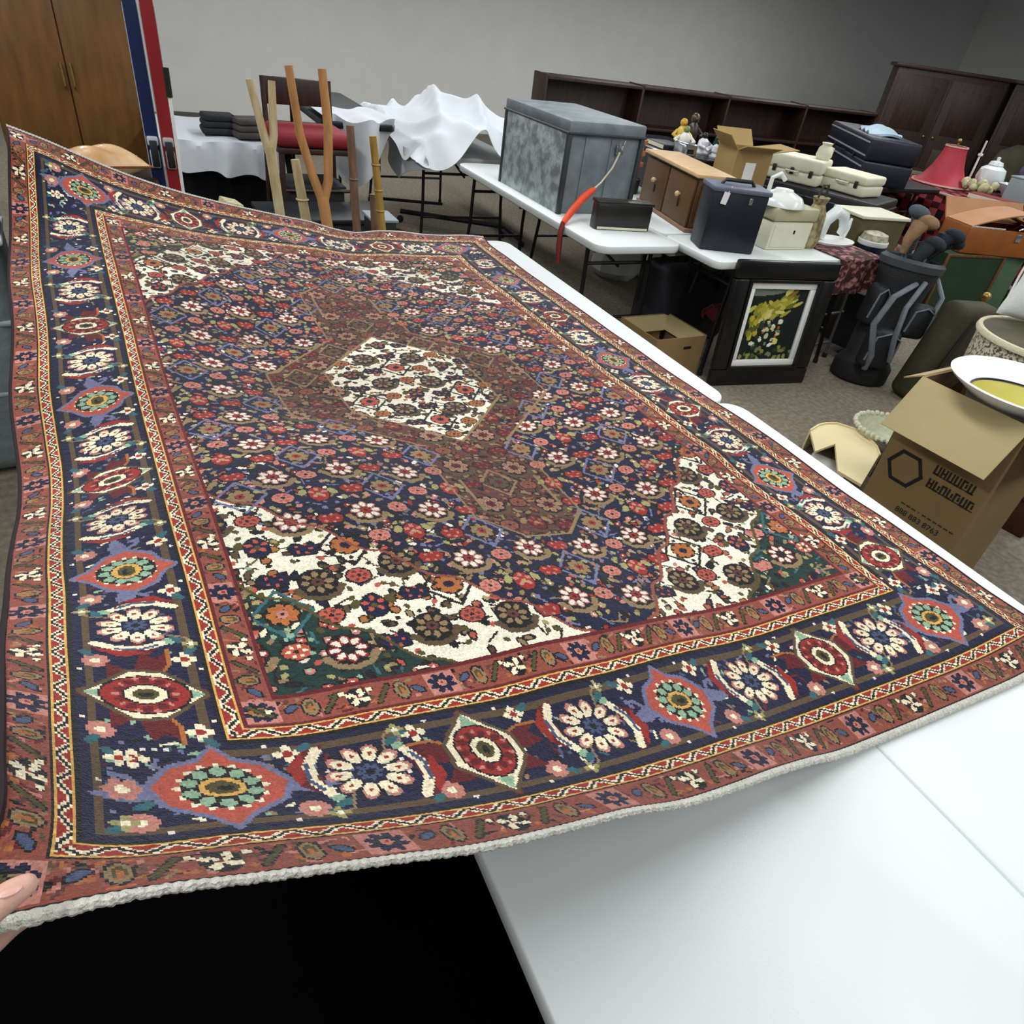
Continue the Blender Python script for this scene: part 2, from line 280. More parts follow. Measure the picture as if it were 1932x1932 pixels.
def poly(P, col):
    us = [p[0] for p in P]; vs = [p[1] for p in P]; w = _win(min(us), max(us), min(vs), max(vs))
    if w is None: return
    x = U[w]; y = V[w]; ins = np.zeros(x.shape, bool)
    for (x0, y0), (x1, y1) in zip(P, P[1:] + P[:1]):
        if y0 != y1: ins ^= ((y0 > y) != (y1 > y)) & (x < (x1 - x0) * (y - y0) / (y1 - y0) + x0)
    img[w][ins] = C[col]
def seg(p, q, wd_, col):
    w = _win(min(p[0], q[0]) - wd_, max(p[0], q[0]) + wd_, min(p[1], q[1]) - wd_, max(p[1], q[1]) + wd_)
    if w is None: return
    dx, dy = q[0] - p[0], q[1] - p[1]; l2 = dx * dx + dy * dy + 1e-12
    x = U[w] - p[0]; y = V[w] - p[1]; t = np.clip((x * dx + y * dy) / l2, 0, 1)
    img[w][(x - t * dx) ** 2 + (y - t * dy) ** 2 <= (wd_ / 2) ** 2] = C[col]
class Fr:
    """a little drawing frame on the rug: x along the border, y towards the middle"""
    def __init__(s, u, v, ang, sx=1.0, sy=1.0): s.u, s.v, s.a, s.c, s.s, s.sx, s.sy = u, v, ang, math.cos(ang), math.sin(ang), sx, sy
    def p(s, x, y):
        x *= s.sx; y *= s.sy; return (s.u + x * s.c - y * s.s, s.v + x * s.s + y * s.c)
    def ell(s, x, y, a, b, col, ang=0.0): u, v = s.p(x, y); ell(u, v, a * s.sx, b * s.sx, col, ang + s.a)
    def poly(s, P, col): poly([s.p(x, y) for x, y in P], col)
    def seg(s, x0, y0, x1, y1, w, col): seg(s.p(x0, y0), s.p(x1, y1), w * s.sx, col)
    def path(s, P, w, col):
        for a, b in zip(P, P[1:]): s.seg(*a, *b, w, col)
def petals(f, x, y, n, r, a, b, col, off=0.0):
    for k in range(n):
        t = 2 * PI * (k + off) / n; f.ell(x + r * math.cos(t), y + r * math.sin(t), a, b, col, t)

# zig-zag guard stripes
tt = np.where(side, V, U)
for k, per in ((3, .052), (7, .056)):
    d = B - k; m = (d >= 0) & (d < 1); x = (tt / per) % 1; tri = 2 * np.abs(x - .5); q = np.abs(d * 1.25 - .125 - tri)
    img[m & (q >= .34) & (d > .14) & (d < .86)] = C['red']
    img[m & (q < .34)] = C['cream']; img[m & (q < .15) & (d > .15) & (d < .85)] = C['black']
    img[m & ((d < .14) | (d > .86))] = C['gold']

def small_flower(f, x, y, r, c1, c2, n=4):
    petals(f, x, y, n, r * .62, r * .42, r * .36, c1); f.ell(x, y, r * .36, r * .36, c2)
def guard_motifs(f0, half):
    """one repeat of the rose guard stripe; f0 gives a frame for a distance along the stripe"""
    f = f0(0.0)
    f.poly([(-.026, -half), (.026, -half), (.026, half), (-.026, half)], 'pink'); petals(f, 0, 0, 8, .015, .009, .0055, 'navy', .5); f.ell(0, 0, .011, .011, 'black')
    f.ell(0, 0, .0075, .0075, 'pink'); f.ell(0, 0, .003, .003, 'red')
    for s in (-1, 1):
        f = f0(s * .045); f.ell(0, .003 * s, .014, .008, 'black', .7 * s); f.ell(0, .003 * s, .011, .0055, 'blue', .7 * s)
        f = f0(s * .073); f.ell(0, 0, .013, half * .85, 'black'); f.ell(0, 0, .0105, half * .72, 'tan'); f.ell(0, .002, .006, half * .45, 'olive'); f.ell(0, -.002, .0035, .008, 'orange')
        f = f0(s * .105); f.seg(-.012, -half * .7, .012, half * .7, .010, 'black'); f.seg(-.011, -half * .62, .011, half * .62, .0065, 'olive')
        f = f0(s * .125); f.ell(0, half * .55, .006, .006, 'black'); f.ell(0, half * .55, .0045, .0045, 'cream'); f.ell(0, -half * .6, .004, .004, 'orange')
    f = f0(.1475); f.ell(0, 0, .018, half * .9, 'black')
    for k in range(4):
        t = PI / 4 + k * PI / 2; f.seg(0, 0, .013 * math.cos(t), .013 * math.sin(t), .006, 'cream'); f.ell(.0145 * math.cos(t + .3), .0145 * math.sin(t + .3), .0055, .0045, 'cream', t)
    f.ell(0, 0, .003, .003, 'red')
def borders(d_e, d_s, half_e, half_s):
    for (n, ang, fn, half, org) in (
            (W_, 0, lambda t: Fr(t, d_e, 0), half_e, 'u'), (W_, PI, lambda t: Fr(t, L_ - d_e, PI), half_e, 'u'),
            (L_, PI / 2, lambda t: Fr(W_ - d_s, t, PI / 2), half_s, 'v'), (L_, -PI / 2, lambda t: Fr(d_s, t, -PI / 2), half_s, 'v')):
        lo = d_s if org == 'u' else d_e; cnt = max(1, round((n - 2 * lo) / .295)); per = (n - 2 * lo) / cnt
        for k in range(cnt + 1):
            t0 = lo + k * per
            guard_motifs(lambda o, t0=t0: fn(min(max(t0 + o * per / .295, lo), n - lo)), half)
rb = random.Random(9)
def strew(n, lo, hi, cols):
    """little leaves and tendrils inside one stripe"""
    global img
    kp = img.copy(); k = 0
    while k < n:
        if rb.random() < .45: u, v = rb.uniform(0, W_), rb.choice((rb.uniform(0, .4), L_ - rb.uniform(0, .4)))
        else: u, v = rb.choice((rb.uniform(0, .33), W_ - rb.uniform(0, .33))), rb.uniform(0, L_)
        b = B[min(int(v / KN), NV - 1), min(int(u / KN), NU - 1)]
        if not lo <= b < hi: continue
        k += 1; a = rb.uniform(0, PI); c = rb.choice(cols)
        if rb.random() < .5: seg((u, v), (u + .016 * math.cos(a), v + .016 * math.sin(a)), .0042, c)
        else: ell(u, v, rb.uniform(.004, .008), .0035, c, a)
    mm = (B >= lo) & (B < hi); t2 = img.copy(); img[:] = kp; img[mm] = t2[mm]
strew(1500, 1.05, 1.95, ('dred', 'brown', 'med', 'tan', 'black', 'orange', 'pink'))
strew(900, 9.05, 9.95, ('dred', 'brown', 'med', 'tan', 'black', 'pink'))
keep = img.copy()
borders(.032, .026, .026, .021)
m = (B >= 1) & (B < 2); tmp = img.copy(); img[:] = keep; img[m] = tmp[m]
keep = img.copy()
borders(.344, .287, .026, .020)
m = (B >= 9) & (B < 10); tmp = img.copy(); img[:] = keep; img[m] = tmp[m]

# main border: brown vine bands, medallions, rosettes, curled leaves
for k0, k1 in ((5.07, 5.13), (5.86, 5.94)):
    img[(B > k0) & (B < k1)] = C['brown']
def med_green(f):
    P = [(0, 1), (.26, .66), (.66, .52), (1, .06), (.8, -.36), (.28, -.68), (0, -1), (-.28, -.68), (-.8, -.36), (-1, .06), (-.66, .52), (-.26, .66)]
    sc_ = lambda k: [(x * .066 * k, y * .076 * k) for x, y in P]
    for s in (-1, 1):
        f.poly([(s * .05, -.012), (s * .085, -.022), (s * .125, -.012), (s * .09, .004), (s * .05, .016)], 'lav'); f.path([(s * .07, 0), (s * .085, .022), (s * .1, .026), (s * .095, .014)], .007, 'lav')
    f.poly(sc_(1.13), 'lav'); f.poly(sc_(1.0), 'coral'); petals(f, 0, 0, 16, .041, .005, .004, 'cream'); f.ell(0, 0, .040, .040, 'black')
    petals(f, 0, 0, 10, .031, .0085, .0075, 'mint', .5); f.ell(0, 0, .025, .021, 'black'); f.ell(0, 0, .023, .019, 'gold'); f.ell(0, 0, .0235, .013, 'gold')
    f.ell(0, 0, .0165, .0125, 'olive'); f.ell(.003, -.001, .009, .006, 'black'); f.ell(0, .004, .006, .003, 'olive')
def med_red(f):
    for s in (-1, 1):
        f.poly([(s * .03, .01), (s * .065, .03), (s * .10, .035), (s * .08, .02), (s * .095, .0), (s * .06, -.01)], 'dred'); f.path([(s * .03, .014), (s * .065, .034), (s * .10, .035)], .005, 'orange')
        f.poly([(s * .02, -.03), (s * .055, -.02), (s * .075, -.045), (s * .04, -.045)], 'dred')
        f.poly([(-.016, s * .06), (0, s * .098), (.016, s * .06)], 'dred')
    D = [(0, 1.2), (.42, .78), (.95, .34), (1, -.3), (.45, -.76), (0, -1.2), (-.45, -.76), (-1, -.3), (-.95, .34), (-.42, .78)]
    sc_ = lambda k: [(x * .050 * k, y * .063 * k) for x, y in D]
    f.poly(sc_(1.12), 'brown'); f.poly(sc_(1.0), 'cream'); f.poly([(-.012, .05), (0, .075), (.012, .05)], 'mint'); f.poly([(-.012, -.05), (0, -.075), (.012, -.05)], 'mint')
    f.ell(0, 0, .041, .050, 'black'); f.ell(0, 0, .038, .047, 'red'); petals(f, 0, 0, 10, .031, .007, .006, 'dred'); petals(f, 0, 0, 10, .036, .004, .003, 'pink', .5)
    f.ell(0, 0, .022, .026, 'black'); f.ell(0, 0, .019, .023, 'cream'); f.ell(0, 0, .012, .015, 'olive'); f.ell(.001, 0, .005, .008, 'black')
def rosette(f):
    petals(f, 0, 0, 10, .037, .0155, .0115, 'black'); petals(f, 0, 0, 10, .041, .012, .0095, 'pink'); petals(f, 0, 0, 10, .034, .0135, .0085, 'cream')
    petals(f, 0, 0, 10, .036, .004, .0025, 'red'); f.ell(0, 0, .019, .019, 'navy'); petals(f, 0, 0, 8, .011, .0055, .0035, 'blue'); f.ell(0, 0, .004, .004, 'black')
    for sx, sy, fl in ((-1, 1, 1), (1, -1, 1)):
        x0, y0 = sx * .052, sy * .008
        P1 = [(x0, y0 - .045 * sy), (x0 + sx * .03, y0 - .02 * sy), (x0 + sx * .036, y0 + .02 * sy), (x0 + sx * .012, y0 + .05 * sy), (x0 - sx * .014, y0 + .058 * sy), (x0 + sx * .006, y0 + .02 * sy)]
        f.poly(P1, 'dred'); f.poly([(x * 1.0, y) for x, y in P1[1:4]] + [(x0 + sx * .018, y0)], 'red')
        f.path([(x0 + sx * .002, y0 - .04 * sy), (x0 + sx * .014, y0 - .012 * sy), (x0 + sx * .012, y0 + .02 * sy), (x0 - sx * .004, y0 + .048 * sy)], .013, 'cream')
        f.path([(x0 + sx * .008, y0 - .03 * sy), (x0 + sx * .018, y0 - .008 * sy), (x0 + sx * .014, y0 + .022 * sy)], .0055, 'blue')
        f.ell(x0 - sx * .002, y0 - .048 * sy, .009, .006, 'mint', .6)
    for sx, sy in ((1, 1), (-1, -1)):
        f.ell(sx * .045, sy * .05, .013, .006, 'teal', .5); f.path([(sx * .03, sy * .03), (sx * .04, sy * .062), (sx * .06, sy * .073)], .0035, 'tan')
        small_flower(f, sx * .058, sy * .069, .012, 'lime', 'cream')
def fillers(f):
    for sx in (-1, 1):
        for sy in (-1, 1):
            c = ('cream', 'red', 4) if sy > 0 else ('pink', 'cream', 8)
            small_flower(f, sx * .078, sy * .056, .0165, *c); f.ell(sx * .055, sy * .075, .0032, .0032, 'white'); f.ell(sx * .1, sy * .036, .003, .003, 'lav')
            f.ell(sx * .098, sy * .066, .011, .006, 'teal', sx * sy * .6); f.ell(sx * .112, sy * .012, .003, .003, 'white')
mu = [.216, .556, .957, 1.369, 1.717]
mv = [.387, .752, 1.168, 1.572, 2.002, 2.46]
strew(1500, 5.15, 5.85, ('teal', 'tan', 'blue', 'lav', 'dred', 'black', 'mint', 'cream', 'black'))
keep = img.copy()
for v0, ang in ((.187, 0), (L_ - .187, PI)):
    for k, u in enumerate(mu):
        f = Fr(u, v0, ang, 1.08, 1.08); fillers(f); (med_red if k % 2 else med_green)(f)
    for a, b in zip(mu, mu[1:]): rosette(Fr((a + b) / 2, v0, ang, 1.08, 1.08))
    for u in (.118, W_ - .118):
        f = Fr(u, v0, ang); small_flower(f, 0, .0, .02, 'pink', 'cream', 6); small_flower(f, 0, .06, .015, 'cream', 'red'); small_flower(f, .0, -.06, .014, 'lime', 'cream'); f.ell(.02, -.03, .012, .006, 'teal', .5)
for u0, ang in ((.156, -PI / 2), (W_ - .156, PI / 2)):
    for k, v in enumerate(mv):
        f = Fr(u0, v, ang, 1.08, .95); fillers(f); (med_green if k % 2 else med_red)(f)
    for a, b in zip(mv, mv[1:]): rosette(Fr(u0, (a + b) / 2, ang, 1.0, .94))
    rosette(Fr(u0, 2.70, ang, .9, .88))
m = (B >= 5) & (B < 6); tmp = img.copy(); img[:] = keep; img[m] = tmp[m]

# field: navy ground, ivory and green corners, hexagonal medallion, all-over rosette lattice
fm = B >= 11
CU, CV = 1.0, 1.565
du, dv = np.abs(U - CU), np.abs(V - CV)
qu = np.minimum(U - .314, W_ - .314 - U); qv = np.minimum(V - .38, L_ - .38 - V)
corner = qu * 1.03 + qv + .012 * np.sin(qu * 60) ; navyz = np.full(U.shape, 0)
zone = np.zeros(U.shape, np.int8)                       # 0 navy 1 ivory corner 2 green 3 brown medallion 4 ivory centre
zone[corner < .60] = 1; zone[corner < .29] = 2
zone[(du < .41) & (du / .40 * .36 + dv < .52)] = 3
zone[(du < .15) & (dv > .40) & (dv < .86) & (du + dv < .92)] = 3
zone[(du < .235) & (du * 1.0 + dv < .385)] = 4
for zi, n in enumerate(('navy', 'ivory', 'green', 'med', 'ivory')): img[fm & (zone == zi)] = C[n]
def zat(u, v):
    i, j = min(max(int(v / KN), 0), NV - 1), min(max(int(u / KN), 0), NU - 1); return int(zone[i, j])
pal = {0: dict(r1='pink', r2='white', rc='red', d='tan', dl='lav', fan='red', disc='pink', disc2='coral', leaf='tan', dot='lav', out='black', bit='lime'),
       1: dict(r1='black', r2='tan', rc='med', d='orange', dl='black', fan='navy', disc='coral', disc2='med', leaf='brown', dot='black', out='black', bit='olive'),
       2: dict(r1='red', r2='white', rc='black', d='orange', dl='teal', fan='pink', disc='coral', disc2='cream', leaf='tan', dot='mint', out='black', bit='lime'),
       3: dict(r1='pink', r2='tan', rc='dred', d='brown', dl='tan', fan='dred', disc='rose', disc2='brown', leaf='brown', dot='tan', out='black', bit='tan')}
pal[4] = dict(pal[1], r1='navy', r2='tan', d='coral', disc='orange')
rnd = random.Random(3)
lu, lv = .156, .186; FS = 1.25
keep = img.copy()
for _ in range(6800):                                   # small leaves, buds and tendrils between the flowers
    u, v = rnd.uniform(.31, W_ - .31), rnd.uniform(.37, L_ - .37); P = pal[zat(u, v)]; a = rnd.uniform(0, PI); k = rnd.random()
    if zat(u, v) in (1, 4) and rnd.random() < .42: continue
    if k < .38: s_ = rnd.uniform(.008, .013); ell(u, v, s_ + .003, .008, P['out'], a); ell(u, v, rnd.uniform(.006, .012), rnd.uniform(.004, .006), P[rnd.choice(('disc', 'leaf', 'bit', 'fan', 'r2', 'leaf', 'disc2'))], a)
    elif k < .62: c = P[rnd.choice(('dl', 'out', 'leaf'))]; seg((u, v), (u + .03 * math.cos(a), v + .03 * math.sin(a)), .0045, c)
    elif k < .80: ell(u, v, .011, .011, P['out']); ell(u, v, .008, .008, P[rnd.choice(('disc', 'fan', 'd'))]); ell(u, v, .003, .003, P['r2'])
    elif k < .9: ell(u, v, .004, .004, P['dot'])
    else: ell(u, v, .014, .008, P['out'], a)
for i in range(-1, 10):
    for j in range(-1, 15):
        u = .4485 + lu * i - .156; v = .46 + lv * j + (.0 if i % 2 else .02)
        if not (.28 < u < W_ - .28 and .34 < v < L_ - .34): continue
        jt = lambda: rnd.uniform(-.004, .004)
        # curved leaf, rosette
        P = pal[zat(u, v)]; f = Fr(u + jt(), v + jt(), 0, FS, FS)
        f.path([(-.032, -.014), (-.02, -.03), (0, -.036), (.02, -.03), (.032, -.014)], .012, P['leaf']); f.path([(-.02, -.024), (0, -.03), (.02, -.024)], .004, P['out'])
        f.ell(0, 0, .029, .029, P['out']); petals(f, 0, 0, 8, .0185, .0085, .0065, P['r1']); petals(f, 0, 0, 8, .0175, .007, .0045, P['r2'])
        f.ell(0, 0, .009, .009, P['rc']); f.ell(0, 0, .0035, .0035, P['out'])
        for s in (-1, 1):
            f.ell(s * .04, .03, .004, .004, P['dot']); f.ell(s * .036, -.046, .006, .004, P['bit'], s * .7); f.ell(s * .045, .004, .0035, .0035, P['dot'])
        # diamond flower at the cell middle
        u2, v2 = u + lu / 2, v + lv / 2; P = pal[zat(u2, v2)]; f = Fr(u2 + jt(), v2 + jt(), 0, FS, FS)
        if (i + j) % 2 == 0:
            for a, b in (((-.042, 0), (0, .05)), ((0, .05), (.042, 0)), ((.042, 0), (0, -.05)), ((0, -.05), (-.042, 0))): f.seg(*a, *b, .0052, P['dl'])
            f.ell(0, 0, .024, .024, P['out']); petals(f, 0, 0, 8, .015, .0075, .006, P['d']); f.ell(0, 0, .008, .008, P['fan']); f.ell(0, 0, .003, .003, P['out'])
            for s in (-1, 1): f.ell(0, s * .031, .004, .004, P['dot'])
        else:
            f.ell(0, 0, .02, .026, P['out']); f.ell(0, 0, .017, .023, P['fan']); petals(f, 0, .004, 5, .012, .0055, .004, P['disc'], .25); f.ell(0, 0, .005, .005, P['bit'])
            for s in (-1, 1): f.ell(s * .026, .008, .007, .011, P['bit'], s * .5)
        # red fans and pink discs on the cell edges
        for (a, b, kind) in ((u + lu / 2, v, 0), (u, v + lv / 2, 1)):
            P = pal[zat(a, b)]; f = Fr(a + jt(), b + jt(), 0, FS, FS)
            if (i + j + kind) % 2:
                f.poly([(-.026, .004), (-.018, -.016), (.018, -.016), (.026, .004), (.014, .018), (0, .012), (-.014, .018)], P['out'])
                f.poly([(-.022, .003), (-.015, -.013), (.015, -.013), (.022, .003), (.012, .014), (0, .008), (-.012, .014)], P['fan']); petals(f, 0, 0, 5, .011, .003, .003, P['disc'])
            else:
                f.ell(0, 0, .021, .018, P['out']); f.ell(0, 0, .018, .0155, P['disc']); petals(f, 0, 0, 6, .010, .0035, .003, P['disc2']); f.ell(0, 0, .0035, .0035, P['out'])
            f.ell(0, .033, .005, .005, P['dot']); f.ell(.02, -.028, .006, .0045, P['disc'], .6); f.ell(-.022, -.026, .0045, .006, P['bit'], .4); f.ell(-.026, .026, .006, .004, P['leaf'], .8)
m = fm; tmp = img.copy(); img[:] = keep; img[m] = tmp[m]
# outlines of the zones
def edge_of(zs):
    a = np.isin(zone, zs); e = np.zeros_like(a)
    e[1:] |= a[1:] != a[:-1]; e[:, 1:] |= a[:, 1:] != a[:, :-1]; e[:-1] |= e[1:]; e[:, :-1] |= e[:, 1:]; return e
img[edge_of([4]) & fm] = C['tan']; img[edge_of([3, 4]) & fm] = C['tan']; img[edge_of([1, 2]) & fm] = C['rose']; img[edge_of([2]) & fm] = C['olive']
for sgn in (-1, 1):
    seg((CU - .11, CV + sgn * .60), (CU - .11, CV + sgn * .74), .009, 'tan'); seg((CU + .11, CV + sgn * .60), (CU + .11, CV + sgn * .74), .009, 'tan')
# hand-dyed wool: row to row and knot to knot unevenness
rg = np.random.default_rng(5)
row = np.convolve(rg.normal(0, 1, NV + 40), np.ones(41) / 41, 'valid')[:NV]
img *= (1 + .22 * row[:, None, None] + rg.normal(0, .05, (NV, NU, 1))).astype(np.float32)
img = np.clip(img, 0.02, 1)
lin_img = np.where(img <= 0.04045, img / 12.92, ((img + 0.055) / 1.055) ** 2.4)

# lie of the rug: surveyed heights (mm above the table) on a coarse net, near left and far left corners lifted
net = np.array([[int(x) for x in p.split(',')] for p in RUG.split()], float).reshape(19, 32, 3) / 1000.0
net[..., 2] += 0.74
def resample(A, n, axis):
    """cubic resampling along one axis"""
    A = np.moveaxis(A, axis, 0); k = A.shape[0]; t = np.linspace(0, k - 1, n); i = np.minimum(t.astype(int), k - 2); f = (t - i)[:, None, None]
    pad = np.concatenate([2 * A[:1] - A[1:2], A, 2 * A[-1:] - A[-2:-1]]); p0, p1, p2, p3 = pad[i], pad[i + 1], pad[i + 2], pad[i + 3]
    r = .5 * (2 * p1 + (p2 - p0) * f + (2 * p0 - 5 * p1 + 4 * p2 - p3) * f ** 2 + (3 * p1 - p0 - 3 * p2 + p3) * f ** 3)
    return np.moveaxis(r, 0, axis)
def lie(nu, nv): return resample(resample(net, nu, 0), nv, 1)
def grid_mesh(name, P, mat, parent, cols=None, flip=False):
    nu, nv = P.shape[:2]; me = bpy.data.meshes.new(name); nf = (nu - 1) * (nv - 1)
    me.vertices.add(nu * nv); me.vertices.foreach_set('co', P.astype(np.float32).ravel())
    idx = np.arange(nu * nv).reshape(nu, nv); q = np.stack([idx[:-1, :-1], idx[1:, :-1], idx[1:, 1:], idx[:-1, 1:]], -1).reshape(-1, 4)
    if flip: q = q[:, ::-1]
    me.loops.add(nf * 4); me.loops.foreach_set('vertex_index', np.ascontiguousarray(q).ravel().astype(np.int32))
    me.polygons.add(nf); me.polygons.foreach_set('loop_start', np.arange(0, nf * 4, 4, dtype=np.int32)); me.polygons.foreach_set('loop_total', np.full(nf, 4, np.int32))
    me.update(calc_edges=True); me.polygons.foreach_set('use_smooth', np.ones(nf, bool))
    if cols is not None:
        at = me.attributes.new('dye', 'FLOAT_COLOR', 'FACE'); at.data.foreach_set('color', np.concatenate([cols.reshape(-1, 3), np.ones((nf, 1))], 1).astype(np.float32).ravel())
    me.materials.append(mat); o = bpy.data.objects.new(name, me); COL.objects.link(o)
    if parent: o.parent = parent
    return o
rug = thing('persian_rug', 'large red and navy Persian rug spread over the white tables', 'rug', (0, 0, 0))
P = lie(NU + 1, NV + 1)
Pn = P.copy(); Pn[..., 2] += 0.006 + rg.normal(0, .00045, P.shape[:2])
grid_mesh('pile', Pn, Mattr('wool_pile', 0.95, 0.5, 420, 0.15), rug, lin_img.transpose(1, 0, 2))
grid_mesh('backing', lie(66, 105), M('rug_backing', '4a3a34', 0.95, 0.2, 30, 0.4, 200), rug, flip=True)
Pc = lie(200, 320); up_ = Vector((0, 0, .003))
for s, e in ((0, 0), (1, -1)):
    m = MB(); m.tube([Vector(Pc[e, j]) + up_ for j in range(0, 320, 2)], 0.005, 6); m.build('selvage', M('selvage_wool', '241418', 0.95, 0.2, 60), rug)
# white knotted end webbing with a ragged edge
fring = M('end_webbing', 'd9d6cb', 0.95, 0.06, 40, 0.8, 260)
for e, s in ((0, -1), (-1, 1)):
    edge = Pc[:, e]; d = Pc[:, e] - Pc[:, e + (1 if e == 0 else -1)]; d /= np.linalg.norm(d, axis=1)[:, None]
    prof = [(0.0, .007), (.002, .009), (.006, .010), (.010, .008), (.013, .003), (.012, -.001), (.0, -.001)]
    def fn(a, b, edge=edge, d=d):
        t = a * 199; i = min(int(t), 198); f = t - i; p = edge[i] * (1 - f) + edge[i + 1] * f; q = d[i]
        k = min(int(b * 6.999), 6) if b < 1 else 6; x, z = prof[k]; n = 1 + .10 * math.sin(a * 811) * math.sin(a * 307) + .05 * math.sin(a * 1973)
        return (p[0] + q[0] * x * n, p[1] + q[1] * x * n, p[2] + q[2] * x + z * (1 + .12 * math.sin(a * 1300)))
    m = MB(); m.sheet(fn, 900, 7); m.build('end_webbing', fring, rug)

# ------------------------------------------------------------------ hand holding the near left corner
skin = M('skin', 'd9a58f', 0.5, 0.05, 30, 0.12, 260, c2='e2b4a2')
t = thing('person', 'left hand of a person gripping the near left rug corner, thumb on top', 'person', (0, 0, 0))
# forearm, palm and five fingers grown into one skin: thumb laid over the pile, fingers curled under the rug
wrist = (-0.335, 0.135, 1.078)
bones = [([(-0.43, -0.06, 1.0), (-0.375, 0.05, 1.045), wrist, (-0.318, 0.17, 1.095)], [.035, .032, .026, .026])]
for kn, f1, f2, tip, r in (((-.236, .280, 1.150), (-.206, .318, 1.142), (-.180, .342, 1.137), (-.162, .350, 1.132), .0098),
                           ((-.252, .296, 1.150), (-.220, .348, 1.141), (-.188, .374, 1.133), (-.168, .380, 1.128), .0100),
                           ((-.268, .310, 1.148), (-.240, .366, 1.140), (-.208, .396, 1.131), (-.188, .401, 1.127), .0094),
                           ((-.286, .318, 1.144), (-.266, .364, 1.138), (-.241, .394, 1.131), (-.224, .399, 1.128), .0080)):
    mid = tuple((a + b) / 2 for a, b in zip(wrist, kn))
    bones.append(([wrist, mid, kn], [.020, .0175, .0135])); bones.append(([kn, f1, f2, tip], [r * 1.22, r * 1.06, r, r * .82]))
bones.append(([(-.322, .165, 1.096), (-.290, .212, 1.142), (-.266, .240, 1.170), (-.236, .268, 1.196), (-.203, .298, 1.2085), (-.179, .314, 1.2065), (-.161, .326, 1.2035), (-.154, .330, 1.2015)],
              [.022, .0205, .0172, .0140, .0124, .0118, .0105, .0086]))
m = MB()
for pts, rs in bones:
    m.tube(pts, rs, 14)
    for p, r in zip(pts, rs): m.ball(p, r, n=12)
hand = m.build('hand', skin, t)
rm = hand.modifiers.new('remesh', 'REMESH'); rm.mode = 'VOXEL'; rm.voxel_size = 0.0026; rm.use_smooth_shade = True
sm_ = hand.modifiers.new('smooth', 'SMOOTH'); sm_.iterations = 7; sm_.factor = 0.5
nail = MB(); nail.ball((0, 0, 0), 1.0, (.0085, .0068, .0020), None, 14); no = nail.build('thumbnail', M('nail', 'dfae9f', 0.3, 0.03, 20), t)
no.location = (-0.1605, 0.3245, 1.2110); no.rotation_euler = (math.radians(-14), math.radians(24), math.radians(36))
sl = MB(); sl.tube([(-0.325, 0.155, 1.082), (-0.36, 0.08, 1.055), (-0.45, -0.10, 0.985), (-0.52, -0.24, 0.94)], [.043, .046, .055, .062], 16); sl.build('sleeve', charcoal, t)

# ------------------------------------------------------------------ things on the near aisle
# framed painting leaning on the table end
PW, PH = 0.735, 0.765
t = thing('framed_painting', 'framed painting of yellow and white shapes in wide black frame, standing on carpet', 'painting', (3.385, 2.862, 0), 0, None, (math.radians(-5.0), 0, math.radians(-8.0)))
fb = M('black_lacquer', '0d0d0f', 0.3, 0.15, 14)
m = MB()
for (x, z, sx, sz) in ((0, .0525, PW, .105), (0, PH - .0525, PW, .105), (-PW / 2 + .0525, PH / 2, .105, PH - .21), (PW / 2 - .0525, PH / 2, .105, PH - .21)): m.box((x, 0, z), (sx, .045, sz), None, .012)
m.build('frame', fb, t)
m = MB()
for (x, z, sx, sz) in ((0, .115, PW - .2, .02), (0, PH - .115, PW - .2, .02), (-PW / 2 + .115, PH / 2, .02, PH - .22), (PW / 2 - .115, PH / 2, .02, PH - .22)): m.box((x, -.012, z), (sx, .03, sz), None, .004)
m.build('inner_moulding', fb, t)
m = MB(); lw = .038; iw, ih = PW - .25, PH - .25
for (x, z, sx, sz) in ((0, PH / 2 - ih / 2 + lw / 2, iw, lw), (0, PH / 2 + ih / 2 - lw / 2, iw, lw), (-iw / 2 + lw / 2, PH / 2, lw, ih - 2 * lw), (iw / 2 - lw / 2, PH / 2, lw, ih - 2 * lw)): m.box((x, -.002, z), (sx, .016, sz), None, .003)
m.build('white_liner', white, t)
a, b = 72, 88
pu, pv = np.meshgrid(np.linspace(0, 1, a), np.linspace(0, 1, b), indexing='ij'); pi_ = np.zeros((a, b, 3)); pi_[:] = h('1c241c')
pr_ = np.random.default_rng(11)
def dab(u, v, r1, r2, c, ang=0):
    x, y = (pu - u), (pv - v) * 1.15; c_, s_ = math.cos(ang), math.sin(ang); x, y = x * c_ + y * s_, -x * s_ + y * c_
    pi_[(x / r1) ** 2 + (y / r2) ** 2 < 1] = h(c)
dab(.1, .98, .5, .10, '6d7a6c'); dab(.45, 1.0, .35, .05, '5d6f5f'); dab(.85, .55, .2, .6, '1a2220'); dab(.02, .75, .1, .16, '141a20')
for _ in range(55):
    t_ = pr_.random(); dab(.18 + .6 * t_ + pr_.normal(0, .05), .62 + .25 * t_ + pr_.normal(0, .08), .06 + .05 * pr_.random(), .025 + .03 * pr_.random(), ['a8a03a', 'c0b552', '8d8a33', 'd3cb78', '6f6a2a'][pr_.integers(5)], pr_.normal(.5, .5))
for _ in range(14): dab(.10 + pr_.random() * .14, .32 + pr_.random() * .3, .04, .05, ['b9a93a', '8c8430', '5a5a26'][pr_.integers(3)])
for _ in range(34): dab(.25 + pr_.random() * .4, .2 + pr_.random() * .38, .02 + .03 * pr_.random(), .02 + .03 * pr_.random(), ['e6e4cf', '20261f', 'a05c33', 'c9c4a0', '2c3a33', '6d7c78', 'd8d27a'][pr_.integers(7)], pr_.random() * 3)
